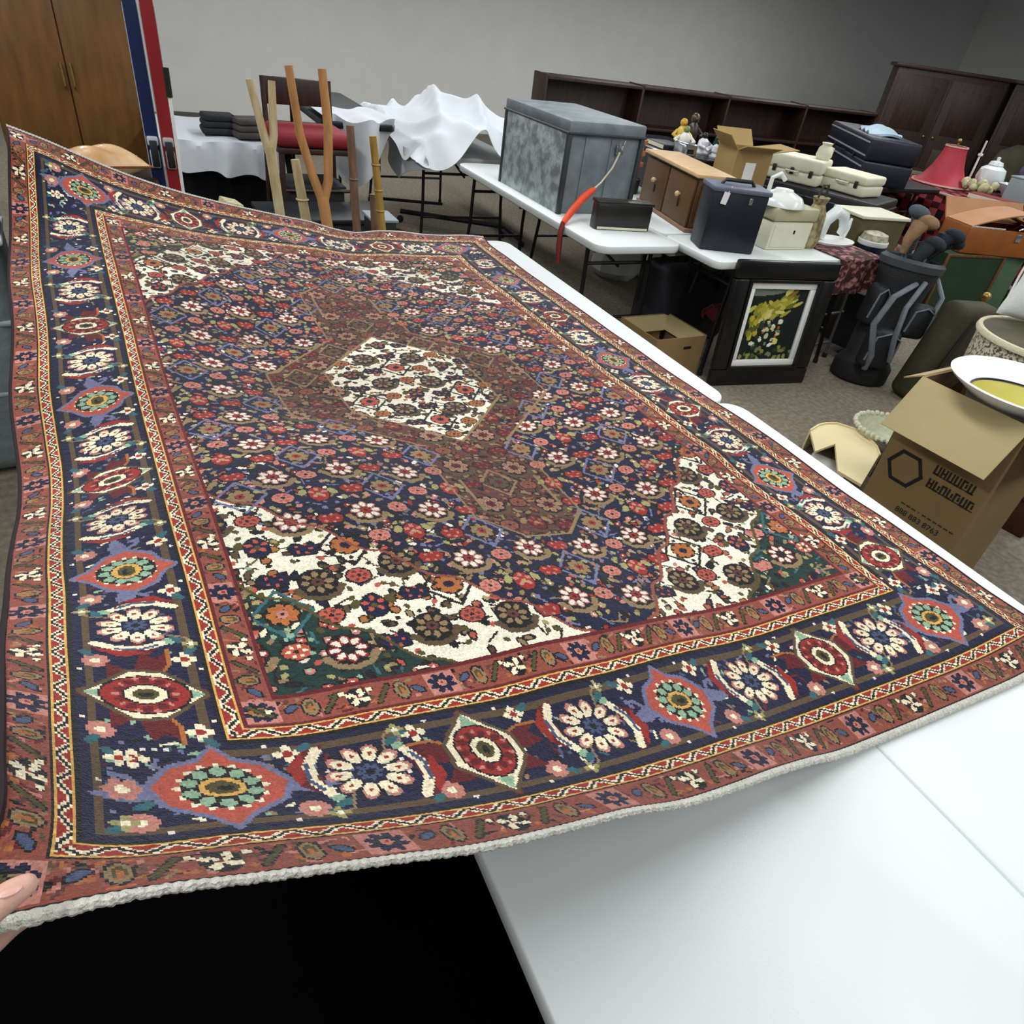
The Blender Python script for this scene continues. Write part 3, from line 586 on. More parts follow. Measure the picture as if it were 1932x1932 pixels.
for _ in range(40): dab(pr_.random(), pr_.random() * .2, .04, .03, ['55622c', '2b3a28', '748060', '1a211b', '8a8a4a'][pr_.integers(5)], pr_.random() * 3)
dab(.72, .93, .10, .03, '8c6a2c', .5); dab(.22, .24, .05, .03, 'e4dfc0'); dab(.56, .22, .05, .03, 'efece0', .5); dab(.8, .13, .06, .025, '8a7d50')
li = np.where(pi_ <= .04045, pi_ / 12.92, ((pi_ + .055) / 1.055) ** 2.4)
gx, gz = np.meshgrid(np.linspace(-iw / 2 + .03, iw / 2 - .03, a + 1), np.linspace(PH / 2 - ih / 2 + .03, PH / 2 + ih / 2 - .03, b + 1), indexing='ij')
grid_mesh('canvas', np.stack([gx, np.full_like(gx, .004), gz], -1), Mattr('oil_paint', 0.55, 0.3, 60), t, li)

# tall carton with hexagon print
BW, BD, BH = 0.41, 0.37, 0.826        # front width, depth, height
ang = math.atan2(0.033, 0.37)
t = thing('cardboard_box', 'tall open cardboard box printed with black hexagon, beside table edge', 'box', (2.58, 0.997, 0), ang)
def carton(t, w_, d_, h_, mat=card, inner=cardin, th=.006):
    """open carton: local x = depth, y = width, origin at the near right floor corner"""
    m = MB(); m.box((th / 2, w_ / 2, h_ / 2), (th, w_, h_)); m.box((d_ - th / 2, w_ / 2, h_ / 2), (th, w_, h_))
    m.box((d_ / 2, th / 2, h_ / 2), (d_ - 2 * th, th, h_)); m.box((d_ / 2, w_ - th / 2, h_ / 2), (d_ - 2 * th, th, h_)); m.box((d_ / 2, w_ / 2, .004), (d_ - 2 * th, w_ - 2 * th, .008))
    return m.build('walls', mat, t, False)
def flap(t, hinge, along, out, length, dz, mat=cardin, th=.005):
    h0, h1 = Vector(hinge), Vector(hinge) + Vector(along); o_ = Vector(out).normalized() * math.sqrt(max(1e-6, 1 - dz * dz)) + Vector((0, 0, dz)); n = Vector(along).cross(o_).normalized() * th
    m = MB(); q = [h0, h1, h1 + o_ * length, h0 + o_ * length]; v = [m.bm.verts.new(p) for p in q] + [m.bm.verts.new(p + n) for p in q]
    for f in ((3, 2, 1, 0), (4, 5, 6, 7), (0, 1, 5, 4), (1, 2, 6, 5), (2, 3, 7, 6), (3, 0, 4, 7)): m.bm.faces.new([v[k] for k in f])
    return m.build('flap', mat, t, False)
carton(t, BW, BD, BH)
flap(t, (0, 0, BH), (0, BW, 0), (-1, 0, 0), .225, -.80); flap(t, (BD, 0, BH), (0, BW, 0), (1, 0, 0), .2, -.3)
flap(t, (0.01, 0, BH), (BD - .02, 0, 0), (0, -1, 0), .2, -.85, card); flap(t, (0.01, BW, BH), (BD - .02, 0, 0), (0, 1, 0), .08, -.5)
ink = M('print_ink', '14120f', 0.8, 0.1, 20)
m = MB(); hx = [(math.cos(PI / 6 + k * PI / 3), math.sin(PI / 6 + k * PI / 3)) for k in range(6)]
m2 = m.bm; Ro, Ri = .079, .062; cy, cz = BW - .105, .475
ro = [m2.verts.new((-.0008, cy + Ro * y, cz + Ro * x)) for x, y in hx]; ri = [m2.verts.new((-.0008, cy + Ri * y, cz + Ri * x)) for x, y in hx]
for k in range(6): m2.faces.new((ro[k], ro[(k + 1) % 6], ri[(k + 1) % 6], ri[k]))
m.build('hexagon_print', ink, t, False)
def text_on(name, s, size, loc, parent, mat, rot=(PI / 2, 0, -PI / 2)):
    c = bpy.data.curves.new(name, 'FONT'); c.body = s; c.size = size; c.extrude = .0003; c.materials.append(mat)
    o = bpy.data.objects.new(name, c); COL.objects.link(o); o.parent = parent; o.location = loc; o.rotation_euler = rot
    bpy.context.view_layer.update(); me = bpy.data.meshes.new_from_object(o); me.name = name; me.materials.clear(); me.materials.append(mat)
    q = bpy.data.objects.new(name, me); COL.objects.link(q); q.parent = parent; q.location = loc; q.rotation_euler = rot; bpy.data.objects.remove(o); q.name = name; return q
text_on('phone_number', '888 883 8763', .034, (-.0008, .262, .300), t, ink)
m = MB()
for k in range(10): m.box((-.0008, .255 - .023 * k - .0105, .345), (.0006, .017 if k not in (3,) else .004, .006))
m.build('small_print', M('print_ink_faint', '3a2c18', .85, .1, 20), t, False)
rr_ = random.Random(4)
for row, (y0, n, z) in enumerate(((.205, 6, .515), (.205, 7, .455))):
    m = MB(); m.box((-.0005, y0 - n * .0135, z + .003), (.0004, n * .027, .004))
    for k in range(n):
        y = y0 - k * .027
        m.box((-.0008, y - .004, z + .02), (.0006, .008, .040)); m.box((-.0008, y - .012, z + rr_.choice((.004, .036, .02))), (.0006, .016, .008)); m.box((-.0008, y - .019, z + .02), (.0006, .007, .040 if rr_.random() < .6 else .018))
    m.build('lettering_print', M('print_ink_brown', '231708', .85, .1, 20), t, False)
m = MB()
for k in range(9): m.box((.03 + k * .04, -.0008, .03), (.026, .0006, .05), (0, .4, 0))
m.build('striped_print', ink, t, False)

# basin on the carton, floral pot behind it
t = thing('basin', 'white enamel basin with yellow inside, resting on hexagon box', 'basin', (2.77, 1.16, 0.612), 0, None, (0, 0, 0))
m = MB(); m.lathe([(.0, .02), (.085, .02), (.115, .045), (.150, .13), (.164, .20), (.168, .216)], 40, cap=False); m.build('yellow_lining', M('yellow_enamel', 'd3cb6c', .25, .05, 6), t)
m = MB(); m.lathe([(.168, .216), (.171, .219), (.248, .272), (.256, .276), (.262, .272), (.257, .264), (.185, .216)], 48, cap=False); m.build('rim', M('white_enamel', 'eef2f4', .2, .02, 5), t)
m = MB(); m.lathe([(0, .0), (.09, .0), (.122, .03), (.157, .12), (.172, .20), (.188, .218)], 40, cap=False); m.build('outer_wall', M('white_enamel_shaded', '8b8276', .35, .1, 6), t)  # white enamel coloured grey-brown, shade below the rim painted in
m = MB(); m.lathe([(.1665, .2155), (.170, .2185), (.1735, .2225), (.1685, .222)], 48, cap=False); m.build('black_line', blackplastic, t)
floral = M('floral_print', 'cfc9b4', .6, .1, 75, 0, 60, 0, '5c4f36', edge=(.47, .58))
t = thing('floral_hamper', 'round hamper in brown floral print with cream rim, behind white basin', 'hamper', (4.09, 1.73, 0), 0.2)
m = MB(); m.lathe([(.30, 0), (.31, .02), (.34, .69), (.335, .695)], 40); m.build('body', floral, t)
m = MB(); m.lathe([(.335, .695), (.352, .696), (.356, .71), (.35, .725), (.33, .725), (.322, .71)], 40); m.build('rim', M('cream_braid', 'd6cfae', .7, .08, 50, .4, 120), t)
m = MB(); m.lathe([(.33, .72), (.25, .735), (.0, .74)], 32); m.build('lid', M('olive_lid', '4e4932', .7, .15, 9), t)
t = thing('floral_cushion', 'white cushion with pale pink flowers standing on lid of floral hamper', 'cushion', (4.23, 1.85, 0.742), math.radians(-62))
m = MB(); m.sheet(lambda a, b: (.24 * (2 * a - 1) * (1 - .05 * math.cos(PI * (2 * b - 1))), .09 * (math.sin(PI * a) * math.sin(PI * b)) ** .45, .42 * b), 25, 25)
m.sheet(lambda a, b: (.24 * (1 - 2 * a) * (1 - .05 * math.cos(PI * (2 * b - 1))), -.09 * (math.sin(PI * a) * math.sin(PI * b)) ** .45, .42 * b), 25, 25)
m.build('cover', M('white_floral', 'e9ebe8', .8, .04, 9, .1, 60, 0, 'b99a8c', edge=(.60, .72)), t)
m = MB(); m.tube([(-.235, 0, .01), (-.24, 0, .21), (-.235, 0, .41), (0, 0, .42), (.235, 0, .41), (.24, 0, .21), (.235, 0, .01)], .006); m.build('piping', white, t)

# curved cream pieces between the table and the carton
creamw = M('cream_board', 'dfcf9e', .6, .04, 6)
t = thing('chair_seat_panel', 'curved cream wooden panel lying on carpet beside hexagon box', 'panel', (3.10, 1.86, 0.0), 0)
out = [(3.04, 2.10), (3.14, 2.135), (3.21, 2.14), (3.27, 2.125), (3.34, 2.03), (3.325, 1.95), (3.29, 1.87), (3.23, 1.80), (3.06, 1.71), (2.89, 1.62), (2.87, 1.75), (3.08, 1.96), (2.90, 1.93)]
m = MB(); m.prism([(x - 3.1, y - 1.86) for x, y in out], .108, .122); m.build('panel', creamw, t, True, 30)
rim_ = [Vector((x - 3.1, y - 1.86, 0)) for x, y in out[:8]]
def apron(a, b):
    s = a * 7; k = min(int(s), 6); p = rim_[k].lerp(rim_[k + 1], s - k); return (p.x, p.y, .132 * b)
m = MB(); m.sheet(apron, 29, 2, .008); m.build('curved_apron', creamw, t)
t = thing('wicker_basket', 'pale woven basket half hidden between curved panel and hexagon box', 'basket', (3.50, 1.96, 0.0))
wk = M('pale_wicker', 'cfd0b6', .8, .1, 30, .5, 120)
m = MB(); m.lathe([(.13, 0), (.16, .06), (.185, .15), (.18, .15), (.15, .06), (.0, .012)], 28, cap=False); m.build('bowl', wk, t)
m = MB()
for k in range(40): m.ball((.186 * math.cos(k * PI / 20), .186 * math.sin(k * PI / 20), .152 + .004 * (k % 2)), .015, n=6)
m.build('braided_rim', wk, t)
t = thing('white_sheet_of_paper', 'white paper sheet lying below curved cream panel', 'paper', (3.0, 1.90, 0.0), .5)
m = MB(); m.box((0, 0, .01), (.26, .2, .02), None, .003); m.build('sheet_of_paper', white, t)

# carton on the floor under the tables
t = thing('cardboard_box', 'low open cardboard box on carpet left of the framed painting', 'box', (2.66, 3.06, 0), math.radians(2), None)
carton(t, .38, .40, .26)
flap(t, (.394, .01, .255), (0, .36, 0), (-1, 0, 0), .10, -.85); flap(t, (.01, .374, .255), (.38, 0, 0), (0, -1, 0), .10, -.9)
m = MB(); m.box((.26, -.001, .19), (.06, .002, .018)); m.box((.389, .2, .2), (.006, .1, .03)); m.build('handle_hole', blackplastic, t)

# navy holdall and plastic bags under the table
t = thing('holdall', 'dark navy holdall under white table left of painting, red scarf on it', 'bag', (3.28, 3.62, 0), .1)
m = MB(); m.box((0, 0, .28), (.72, .30, .56), None, .09, 4); m.build('body', M('navy_nylon', '0c0e18', .75, .3, 7, .4, 20), t)
m = MB()
for y in (-.165, .165): m.tube([(-.14, y, .40), (-.12, y * 1.05, .56), (0, y * .5, .64), (.12, y * 1.05, .56), (.14, y, .40)], .012)
m.build('handle', blackplastic, t)
t = thing('scarf', 'crumpled pink and red scarf hanging on the navy holdall', 'scarf', (3.42, 3.44, 0.2))
m = MB(); m.sheet(lambda a, b: (.2 * (a - .5), .03 * math.sin(9 * a + 4 * b) - .02, .02 + .09 * b + .02 * math.sin(11 * a)), 16, 6, .006); m.build('cloth', M('red_scarf', '8d2f3c', .85, .3, 14), t)
for k, (x, y, s, lb) in enumerate(((3.62, 4.95, .20, 'white plastic bag slumped on carpet under aisle table, left of pair'), (3.98, 4.80, .15, 'smaller white plastic bag under aisle table, next to holdall'))):
    t = thing('plastic_bag', lb, 'bag', (x, y, 0), k, 'white plastic bags under the table')
    m = MB(); m.lathe([(s * .8, 0), (s * 1.05, s * .3), (s * .95, s * 1.1), (s * .5, s * 1.7), (s * .25, s * 2.0), (s * .45, s * 2.3)], 18)
    for v in m.bm.verts: v.co *= 1 + .12 * math.sin(v.co.x * 40 + v.co.z * 23) * math.cos(v.co.y * 37)
    m.build('body', M('white_polythene', 'dfe4e6', .4, .05, 7), t)

t = thing('floor_shade', 'black sheet on carpet standing in for shade beside tables, under the raised rug', 'mat', (-.12, .45, 0))  # added 'mat' is only a stand-in for floor shade, no real mat
m = MB(); m.box((0, 0, .002), (2.0, 2.9, .004), None, .001); m.build('mat', M('floor_shade_black', '030304', 1.0, .2, 14, .4, 90, spec=.05), t)  # added black sheet paints the floor shade below the lifted rug

t = thing('wooden_box', 'dark maroon wooden box on carpet at right edge, past hexagon box', 'box', (3.72, 1.30, 0), .15)
m = MB(); m.box((0, 0, .09), (.4, .26, .18), None, .006); m.build('body', M('maroon_wood', '3a130d', .5, .2, 8), t); m = MB(); m.box((0, 0, .19), (.42, .28, .02), None, .005); m.build('lid', M('maroon_lid', '541c12', .5, .2, 8), t)

# ------------------------------------------------------------------ on the aisle tables
TZ = 0.74
t = thing('metal_trunk', 'large worn grey metal trunk with wired latch on aisle table', 'trunk', (2.65, 4.42, TZ), math.radians(0))
worn = M('worn_zinc', '7d868a', .6, .1, 16, .35, 40, .1, 'b4bcbe', edge=(.40, .62)); zinc = M('grey_zinc', '6a7276', .5, .15, 9, .25, 30, .1, '808a8e')
TX, TY, TH = .54, .88, .46
m = MB(); m.box((0, 0, TH / 2), (TX - .02, TY - .02, TH), None, .006); m.build('body', zinc, t)
m = MB(); m.box((-TX / 2 + .003, 0, TH / 2), (.012, TY, TH), None, .003); m.build('side_plate', worn, t)
for k in (-.14, .05):
    m = MB(); m.box((k, -TY / 2 + .006, TH / 2 + .01), (.012, .012, TH - .06), None, .003); m.build('pressed_rib', zinc, t)
for x in (-TX / 2, TX / 2):
    for y in (-TY / 2, TY / 2):
        m = MB(); m.box((x * .985, y * .99, TH / 2), (.03, .03, TH + .004), None, .004); m.build('corner_angle', M('dark_zinc', '3c4144', .5, .2, 8, metal=.4), t)
ld = MB(); ld.box((0, 0, TH + .03), (TX + .02, TY + .02, .075), None, .012); ld = ld.build('lid', zinc, t)
m = MB(); m.tube([(-TX / 2 - .012, -TY / 2 - .012, TH), (TX / 2 + .012, -TY / 2 - .012, TH), (TX / 2 + .012, TY / 2 + .012, TH), (-TX / 2 - .012, TY / 2 + .012, TH), (-TX / 2 - .012, -TY / 2 - .012, TH)], .007); m.build('rolled_edge', _m['dark_zinc'], ld)
m = MB(); m.box((.10, -TY / 2 - .012, TH - .075), (.05, .018, .05), None, .004); m.tube([(.075, -TY / 2 - .02, TH - .02), (.10, -TY / 2 - .035, TH - .07), (.125, -TY / 2 - .02, TH - .02)], .005); m.build('latch', chrome, t)
t = thing('orange_strap', 'orange strap tied to trunk latch and hanging over aisle table edge', 'strap', (0, 0, 0))
ora = M('orange_webbing', 'd8431b', .6, .12, 20, .3, 120)
m = MB(); m.tube([(2.748, 3.955, 1.115), (2.70, 3.935, 1.03), (2.62, 3.91, .95), (2.545, 3.885, .905)], .006); m.build('cord', M('pale_cord', 'c9b9a8', .8, .1, 30), t)
m = MB(); m.tube([(2.56, 3.88, .915), (2.53, 3.87, .905), (2.45, 3.84, .86), (2.36, 3.79, .80), (2.30, 3.745, .765), (2.272, 3.72, .752)], [.012, .020, .024, .022, .018, .015], 10); m.build('strap', ora, t)
m = MB(); m.tube([(2.272, 3.72, .752), (2.258, 3.71, .71), (2.252, 3.69, .62), (2.25, 3.67, .53)], [.015, .016, .018, .013], 10); m.build('strap_tail', M('dark_red_webbing', '6a150c', .6, .15, 20, .3, 120), t)

t = thing('black_radio', 'small flat black metal case standing before grey trunk', 'case', (2.64, 3.655, TZ), math.radians(-9))
m = MB(); m.box((0, 0, .075), (.37, .09, .15), None, .012); m.build('body', M('black_japanned', '1b1a16', .35, .2, 12), t)
m = MB(); m.box((0, 0, .155), (.38, .10, .018), None, .005); m.build('lid', _m['black_japanned'], t)
m = MB(); m.box((0, -.046, .012), (.34, .006, .014), None, .002); m.build('bottom_strip', cream, t)

t = thing('cabinet', 'brown two-door cabinet with pale top and small knobs, between trunk and navy box', 'cabinet', (3.362, 3.938, TZ), math.radians(-12))
cb = M('brown_board', '5b3d1b', .5, .12, 7); ct = M('pale_maple', 'c9a778', .5, .1, 14)
m = MB(); m.box((-.05, 0, .165), (.22, .78, .31), None, .004); m.build('carcass', cb, t)
m = MB(); m.box((-.06, 0, .333), (.27, .84, .022), None, .005); m.build('top', ct, t)
m = MB(); m.box((-.06, 0, .012), (.26, .82, .024), None, .005); m.build('plinth', M('rosy_trim', '8a6a58', .6, .15, 12), t)
for y in (-.195, .195):
    m = MB(); m.box((-.172, y, .165), (.018, .372, .28), None, .004); d = m.build('door', cb, t)
    m = MB(); m.ball((-.20, y - .02, .19), .017); m.tube([(-.18, y - .02, .19), (-.2, y - .02, .19)], .007); m.build('knob', M('pale_knob', 'c3a986', .4, .1, 9), d)
    m = MB(); m.box((-.183, y - .02, .14), (.006, .022, .05), None, .002); m.build('keyhole_plate', blackplastic, d)
for y in (-.412, .412):
    m = MB(); m.box((-.05, y, .17), (.18, .02, .25), None, .004); m.build('side_panel', cb, t)
t = thing('wall_shelf_bracket', 'white slotted strip standing between trunk and brown cabinet', 'strip', (3.08, 4.50, TZ))
m = MB(); m.box((0, 0, .16), (.03, .04, .32), None, .004); m.build('strip', white, t)

# small clutter seen above the brown cabinet
zc = TZ
def pot_stack():
    t = thing('flowerpot_stack', 'stack of three terracotta flowerpots behind trunk corner', 'flowerpots', (3.36, 4.66, zc))
    for k in range(3):
        m = MB(); z = .10 + k * .075; m.lathe([(.055, z), (.078, z + .085), (.088, z + .086), (.088, z + .112), (.08, z + .112)], 20); m.build('pot', M('terracotta', 'a8643c', .8, .15, 12), t)
    m = MB(); m.lathe([(.09, 0), (.09, .1), (.05, .102)], 20); m.build('stand', darkwood, t)
pot_stack()
def figurine(x, y, col, lb, hh=.22, z=TZ, dark=None, g=None):
    t = thing('figurine', lb, 'figurine', (x, y, z), random.uniform(-1, 1), g)
    mt = M('glaze_' + col, col, .3, .08, 9)
    m = MB(); m.lathe([(.05, 0), (.055, .012), (.035, .03), (.045, hh * .35), (.04, hh * .6), (.02, hh * .72)], 16); m.build('body', mt, t)
    m = MB(); m.ball((0, 0, hh * .84), hh * .15); m.ball((0.0, -hh * .12, hh * .82), hh * .05); m.build('head', M('glaze_' + dark, dark, .3, .08, 9) if dark else mt, t)
    for q in (-1, 1):
        m = MB(); m.tube([(q * .04, 0, hh * .55), (q * .075, -.02, hh * .4), (q * .05, -.05, hh * .33)], .013); m.build('arm', mt, t)
    return t
# tray of ornaments on a raised box behind the cabinet
t = thing('display_case', 'low black display case behind brown cabinet carrying ornaments', 'case', (3.88, 4.92, TZ), math.radians(-8))
m = MB(); m.box((0, 0, .14), (.50, 1.05, .28), None, .01); m.build('body', blackplastic, t); m = MB(); m.box((0, 0, .286), (.54, 1.09, .016), None, .004); m.build('glass_top', M('smoked_glass', '24282b', .12, .1, 3), t)
z2 = TZ + .295
figurine(3.97, 4.92, 'd9b84c', 'yellow glazed bird figurine on black display case', .20, z2, 'c89a2c')
figurine(3.87, 4.74, 'ece8de', 'white figurine with green base on black display case', .17, z2, '7c8a54')
figurine(3.96, 4.62, 'e9e7ea', 'small black and white cow figurine on display case', .15, z2, '151515')
figurine(3.98, 4.47, 'dcdde4', 'white and black dog figurine at near end of display case', .13, z2, '18181a')
figurine(4.10, 4.60, '1d3a2c', 'dark green glazed figurine at back of display case', .20, z2, '173024')
figurine(4.10, 4.95, '3a3129', 'dark brown carved figurine at far end of display case', .24, z2, '4a3a26')
t = thing('steel_toaster', 'shiny metal box on black display case, nearest end', 'box', (3.70, 4.50, TZ + .295), -.2)
m = MB(); m.box((0, 0, .045), (.12, .17, .09), None, .02, 3); m.build('shell', chrome, t); m = MB(); m.box((0, -.086, .04), (.05, .008, .03)); m.build('slot', blackplastic, t)
t = thing('book', 'black bound book lying on black display case beside cabinet top', 'book', (3.76, 4.82, TZ + .295), -.1)
m = MB(); m.box((0, 0, .018), (.19, .26, .036), None, .004); m.build('cover', blackplastic, t); m = MB(); m.box((-.004, 0, .018), (.186, .254, .026)); m.build('pages', M('paper_edge', 'cfc8b4', .9, .05, 40), t)

# kraft carton, navy box, cream case with white lid
t = thing('cardboard_box', 'open kraft cardboard box with white label between navy box and cream suitcase', 'box', (4.10, 4.02, TZ), math.radians(80))
carton(t, .29, .27, .42, M('kraft_board', '9c7f4e', .85, .07, 6, .08, 150), M('kraft_inside', 'ab8f5a', .85, .06, 6))
kin = _m['kraft_inside']
flap(t, (0, 0, .42), (0, .29, 0), (-1, 0, 0), .10, .35, kin); flap(t, (.27, 0, .42), (0, .29, 0), (1, 0, 0), .13, .75, kin); flap(t, (.01, 0, .42), (.25, 0, 0), (0, -1, 0), .22, .15, kin); flap(t, (.01, .29, .42), (.25, 0, 0), (0, 1, 0), .12, .7, kin)
m = MB(); m.box((-.002, .16, .29), (.003, .085, .11)); m.build('label', white, t)
t = thing('storage_box', 'navy square lidded box with white tag on white table above painting', 'box', (3.14, 3.272, TZ), math.radians(-22))
m = MB(); m.box((0, 0, .165), (.335, .21, .33), None, .012); m.build('body', navy, t)
ld = MB(); ld.box((0, 0, .338), (.355, .23, .028), None, .01); ld = ld.build('lid', M('grey_trim', '596070', .5, .12, 10), t)
m = MB(); m.tube([(-.10, 0, .35), (-.08, 0, .375), (.08, 0, .375), (.10, 0, .35)], .011); m.build('handle', blackplastic, ld)
m = MB(); m.box((-.10, -.118, .295), (.035, .004, .065), (0, .15, 0)); m.tube([(-.09, -.118, .325), (-.07, -.10, .356)], .002); m.build('tag', white, t)
m = MB(); m.box((.06, -.108, .29), (.022, .008, .035), None, .002); m.build('catch', chrome, t)
t = thing('cream_case', 'small cream box case with keyhole on table right of navy box', 'case', (3.62, 3.31, TZ), math.radians(-1))
m = MB(); m.box((0, 0, .085), (.34, .22, .17), None, .012); m.build('body', cream, t)
m = MB(); m.box((0, 0, .21), (.36, .24, .075), None, .014); m.build('lid', M('cream_lid', 'b6b28f', .5, .06, 9), t)
m = MB(); m.box((0, -.112, .085), (.30, .004, .13), None, .001); m.build('front_panel', cream, t)
m = MB(); m.box((.02, -.115, .11), (.012, .006, .022), None, .002); m.build('keyhole', blackplastic, t)
t = thing('white_bowl', 'white glazed bowl upside down on lid of small cream case', 'bowl', (3.56, 3.31, TZ + .248))
m = MB(); m.lathe([(.15, 0), (.148, .012), (.12, .05), (.06, .075), (.055, .085), (.0, .082)], 28); m.build('bowl', M('white_glaze', 'e6e8e2', .25, .03, 6), t)
m = MB(); m.tube([(-.10, .03, .05), (-.10, .03, .14), (-.04, .03, .165), (.0, .02, .13)], .013, 8); m.build('spout', _m['white_glaze'], t)
t = thing('camouflage_bag', 'brown mottled cloth bag right of small cream case', 'bag', (3.87, 3.28, TZ), .3)
m = MB(); m.lathe([(.085, 0), (.10, .05), (.085, .2), (.05, .26), (.07, .30)], 18, sx=1, sy=.7); m.build('body', M('mottled_cloth', '6c6146', .85, .1, 26, .3, 60, 0, 'a89a70', edge=(.4, .6)), t)
m = MB(); m.tube([(-.06, 0, .28), (-.03, 0, .37), (.04, 0, .37), (.06, 0, .28)], .008); m.build('handle', olive, t)
t = thing('swan_ornament', 'white curved swan ornament on white plate right of mottled bag', 'ornament', (4.17, 3.34, TZ + .012))
m = MB(); m.lathe([(.17, .0), (.175, .012), (.15, .018), (0, .02)], 28, sx=1.1, sy=.7); m.build('plate', white, t)
m = MB(); m.tube([(-.13, 0, .03), (-.12, 0, .13), (-.04, 0, .19), (.05, 0, .16), (.08, 0, .09), (.06, 0, .05)], [.04, .042, .04, .036, .03, .02], 10); m.tube([(.10, 0, .03), (.125, .0, .09), (.13, 0, .15)], [.022, .016, .008]); m.build('body', M('white_porcelain', 'e4ecea', .25, .03, 5), t)
t = thing('striped_blouse', 'pink and maroon printed cloth folded over right end of painting table', 'cloth', (4.10, 3.0, .0))
m = MB(); m.sheet(lambda a, b: (.40 * (a - .5), -.02 - .014 * math.sin(15 * a) if b > .6 else .52 * (.6 - b) / .6 - .02, TZ + .006 if b <= .6 else TZ + .006 - .55 * (b - .6)), 22, 24, .004); m.build('cloth', M('maroon_print', '3a1418', .85, .1, 26, .2, 60, 0, 'b07a74', edge=(.5, .64)), t)

# behind: instrument case, cream cases, large navy suitcase
t = thing('keyboard_case', 'long black instrument case under the cream cases', 'case', (5.12, 4.50, TZ), math.radians(-68))
m = MB(); m.box((0, 0, .075), (1.3, .58, .15), None, .02, 3); m.build('body', blackplastic, t); m = MB(); m.box((0, 0, .085), (1.306, .586, .008)); m.build('seam', _m['grey_trim'], t)
m = MB(); m.tube([(-.08, -.29, .08), (-.06, -.325, .08), (.06, -.325, .08), (.08, -.29, .08)], .01); m.build('handle', rubber, t)
def suitcase(name, lb, loc, rz, w_, d_, h_, mat, latches, lh=.45, group=None):
    t = thing(name, lb, 'suitcase', loc, rz, group)
    m = MB(); m.box((0, 0, h_ * lh / 2), (w_, d_, h_ * lh), None, .02, 3); m.build('base_shell', mat, t)
    m = MB(); m.box((0, 0, h_ * lh + h_ * (1 - lh) / 2), (w_, d_, h_ * (1 - lh)), None, .02, 3); m.build('lid', mat, t)
    m = MB(); m.tube([(-.05, -d_ / 2, h_ * lh), (-.045, -d_ / 2 - .03, h_ * lh), (.045, -d_ / 2 - .03, h_ * lh), (.05, -d_ / 2, h_ * lh)], .007); m.build('handle', mat, t)
    for x in latches:
        m = MB(); m.box((x * w_, -d_ / 2 - .004, h_ * lh), (.03, .012, .05), None, .003); m.build('latch', M('dark_latch', '24241f', .4, .2, 9), t)
    for x in (-1, 1):
        m = MB(); m.box((x * w_ * .42, 0, .004), (.03, d_ * .8, .008)); m.build('foot_rail', rubber, t)
    return t
suitcase('cream_suitcase', 'cream suitcase with three dark latches on black instrument case', (4.97, 4.56, TZ + .152), math.radians(-62), .46, .30, .19, cream, (-.32, 0, .34))
suitcase('cream_suitcase', 'smaller plain cream suitcase right of the three-latch one', (5.24, 4.20, TZ + .152), math.radians(-80), .40, .30, .15, cream, (.3,), .55)
t = thing('cream_kettle', 'small cream jug on top of three-latch cream suitcase', 'jug', (5.06, 4.42, TZ + .343))
m = MB(); m.lathe([(.05, 0), (.065, .03), (.055, .08), (.035, .10), (.045, .12)], 18); m.build('body', cream, t); m = MB(); m.tube([(.05, 0, .09), (.09, 0, .08), (.085, 0, .03), (.055, 0, .03)], .007); m.build('handle', cream, t)
t = suitcase('navy_suitcase', 'large navy suitcase with pale zips on far table before plaid cloth', (6.715, 5.35, .84), math.radians(236), 1.5, .46, .38, navy, (-.25, .25), .5)
for z in (.14, .23, .34):
    m = MB(); m.box((0, -.232, z), (1.46, .006, .012)); m.build('zip', M('pale_zip', '8f93a4', .5, .15, 60), t, False)
t = thing('folded_garment', 'pale blue folded garment on navy suitcase', 'garment', (6.60, 5.20, 1.22), .9)
m = MB(); m.sheet(lambda a, b: (.55 * (a - .5), .3 * (b - .5), .02 + .05 * math.sin(PI * a) * math.sin(PI * b) + .012 * math.sin(18 * a + 5 * b)), 24, 14, .02); m.build('cloth', M('pale_blue_cloth', '9fb3c0', .85, .12, 9, .2, 60), t)
figurine(7.50, 5.62, 'cfc59c', 'cream china ornament right of navy suitcase', .25, .80, 'b43a2a')
figurine(7.36, 5.45, 'a9cdbf', 'pale green glass ornament beside red lampshade', .22, .80, 'd8d2b0')
t = thing('olive_box', 'olive green metal box with cream rim below cream cases', 'box', (4.88, 3.64, .60), math.radians(-8), None)
m = MB(); m.box((0, 0, -.17), (.42, .30, .86), None, .01); m.build('body', M('olive_tin', '4d4627', .5, .2, 8, .1, 40), t); m = MB(); m.box((0, 0, .265), (.45, .33, .022), None, .006); m.build('rim', cream, t)

# ------------------------------------------------------------------ right-hand background
def colour_sheet(name, fn, nu, nv, cf, mat, parent):
    P_ = np.array([[fn(i / nu, j / nv) for j in range(nv + 1)] for i in range(nu + 1)], float)
    c = np.array([[h(cf(i / nu, j / nv)) for j in range(nv)] for i in range(nu)]); c = np.where(c <= .04045, c / 12.92, ((c + .055) / 1.055) ** 2.4)
    return grid_mesh(name, P_, mat, parent, c)
x0, x1, y0, y1 = 7.30, 8.5, 3.2, 5.75
t = folding_table('table covered by red and black plaid cloth under the lampshade', 7.36, 8.46, 3.26, 5.69, .78, None)
t = thing('plaid_tablecloth', 'red and black plaid cloth with pale edging hanging off far table', 'tablecloth', (0, 0, 0))
def plaid(a, b):
    i, j = int(a * 60), int(b * 48); p = (i // 2 + j // 2) % 2; q = (i // 2) % 3 == 0 or (j // 2) % 3 == 0
    return ['7a1f26', '1d0c0f'][p] if not q else ['a04a48', '3a1216'][p]
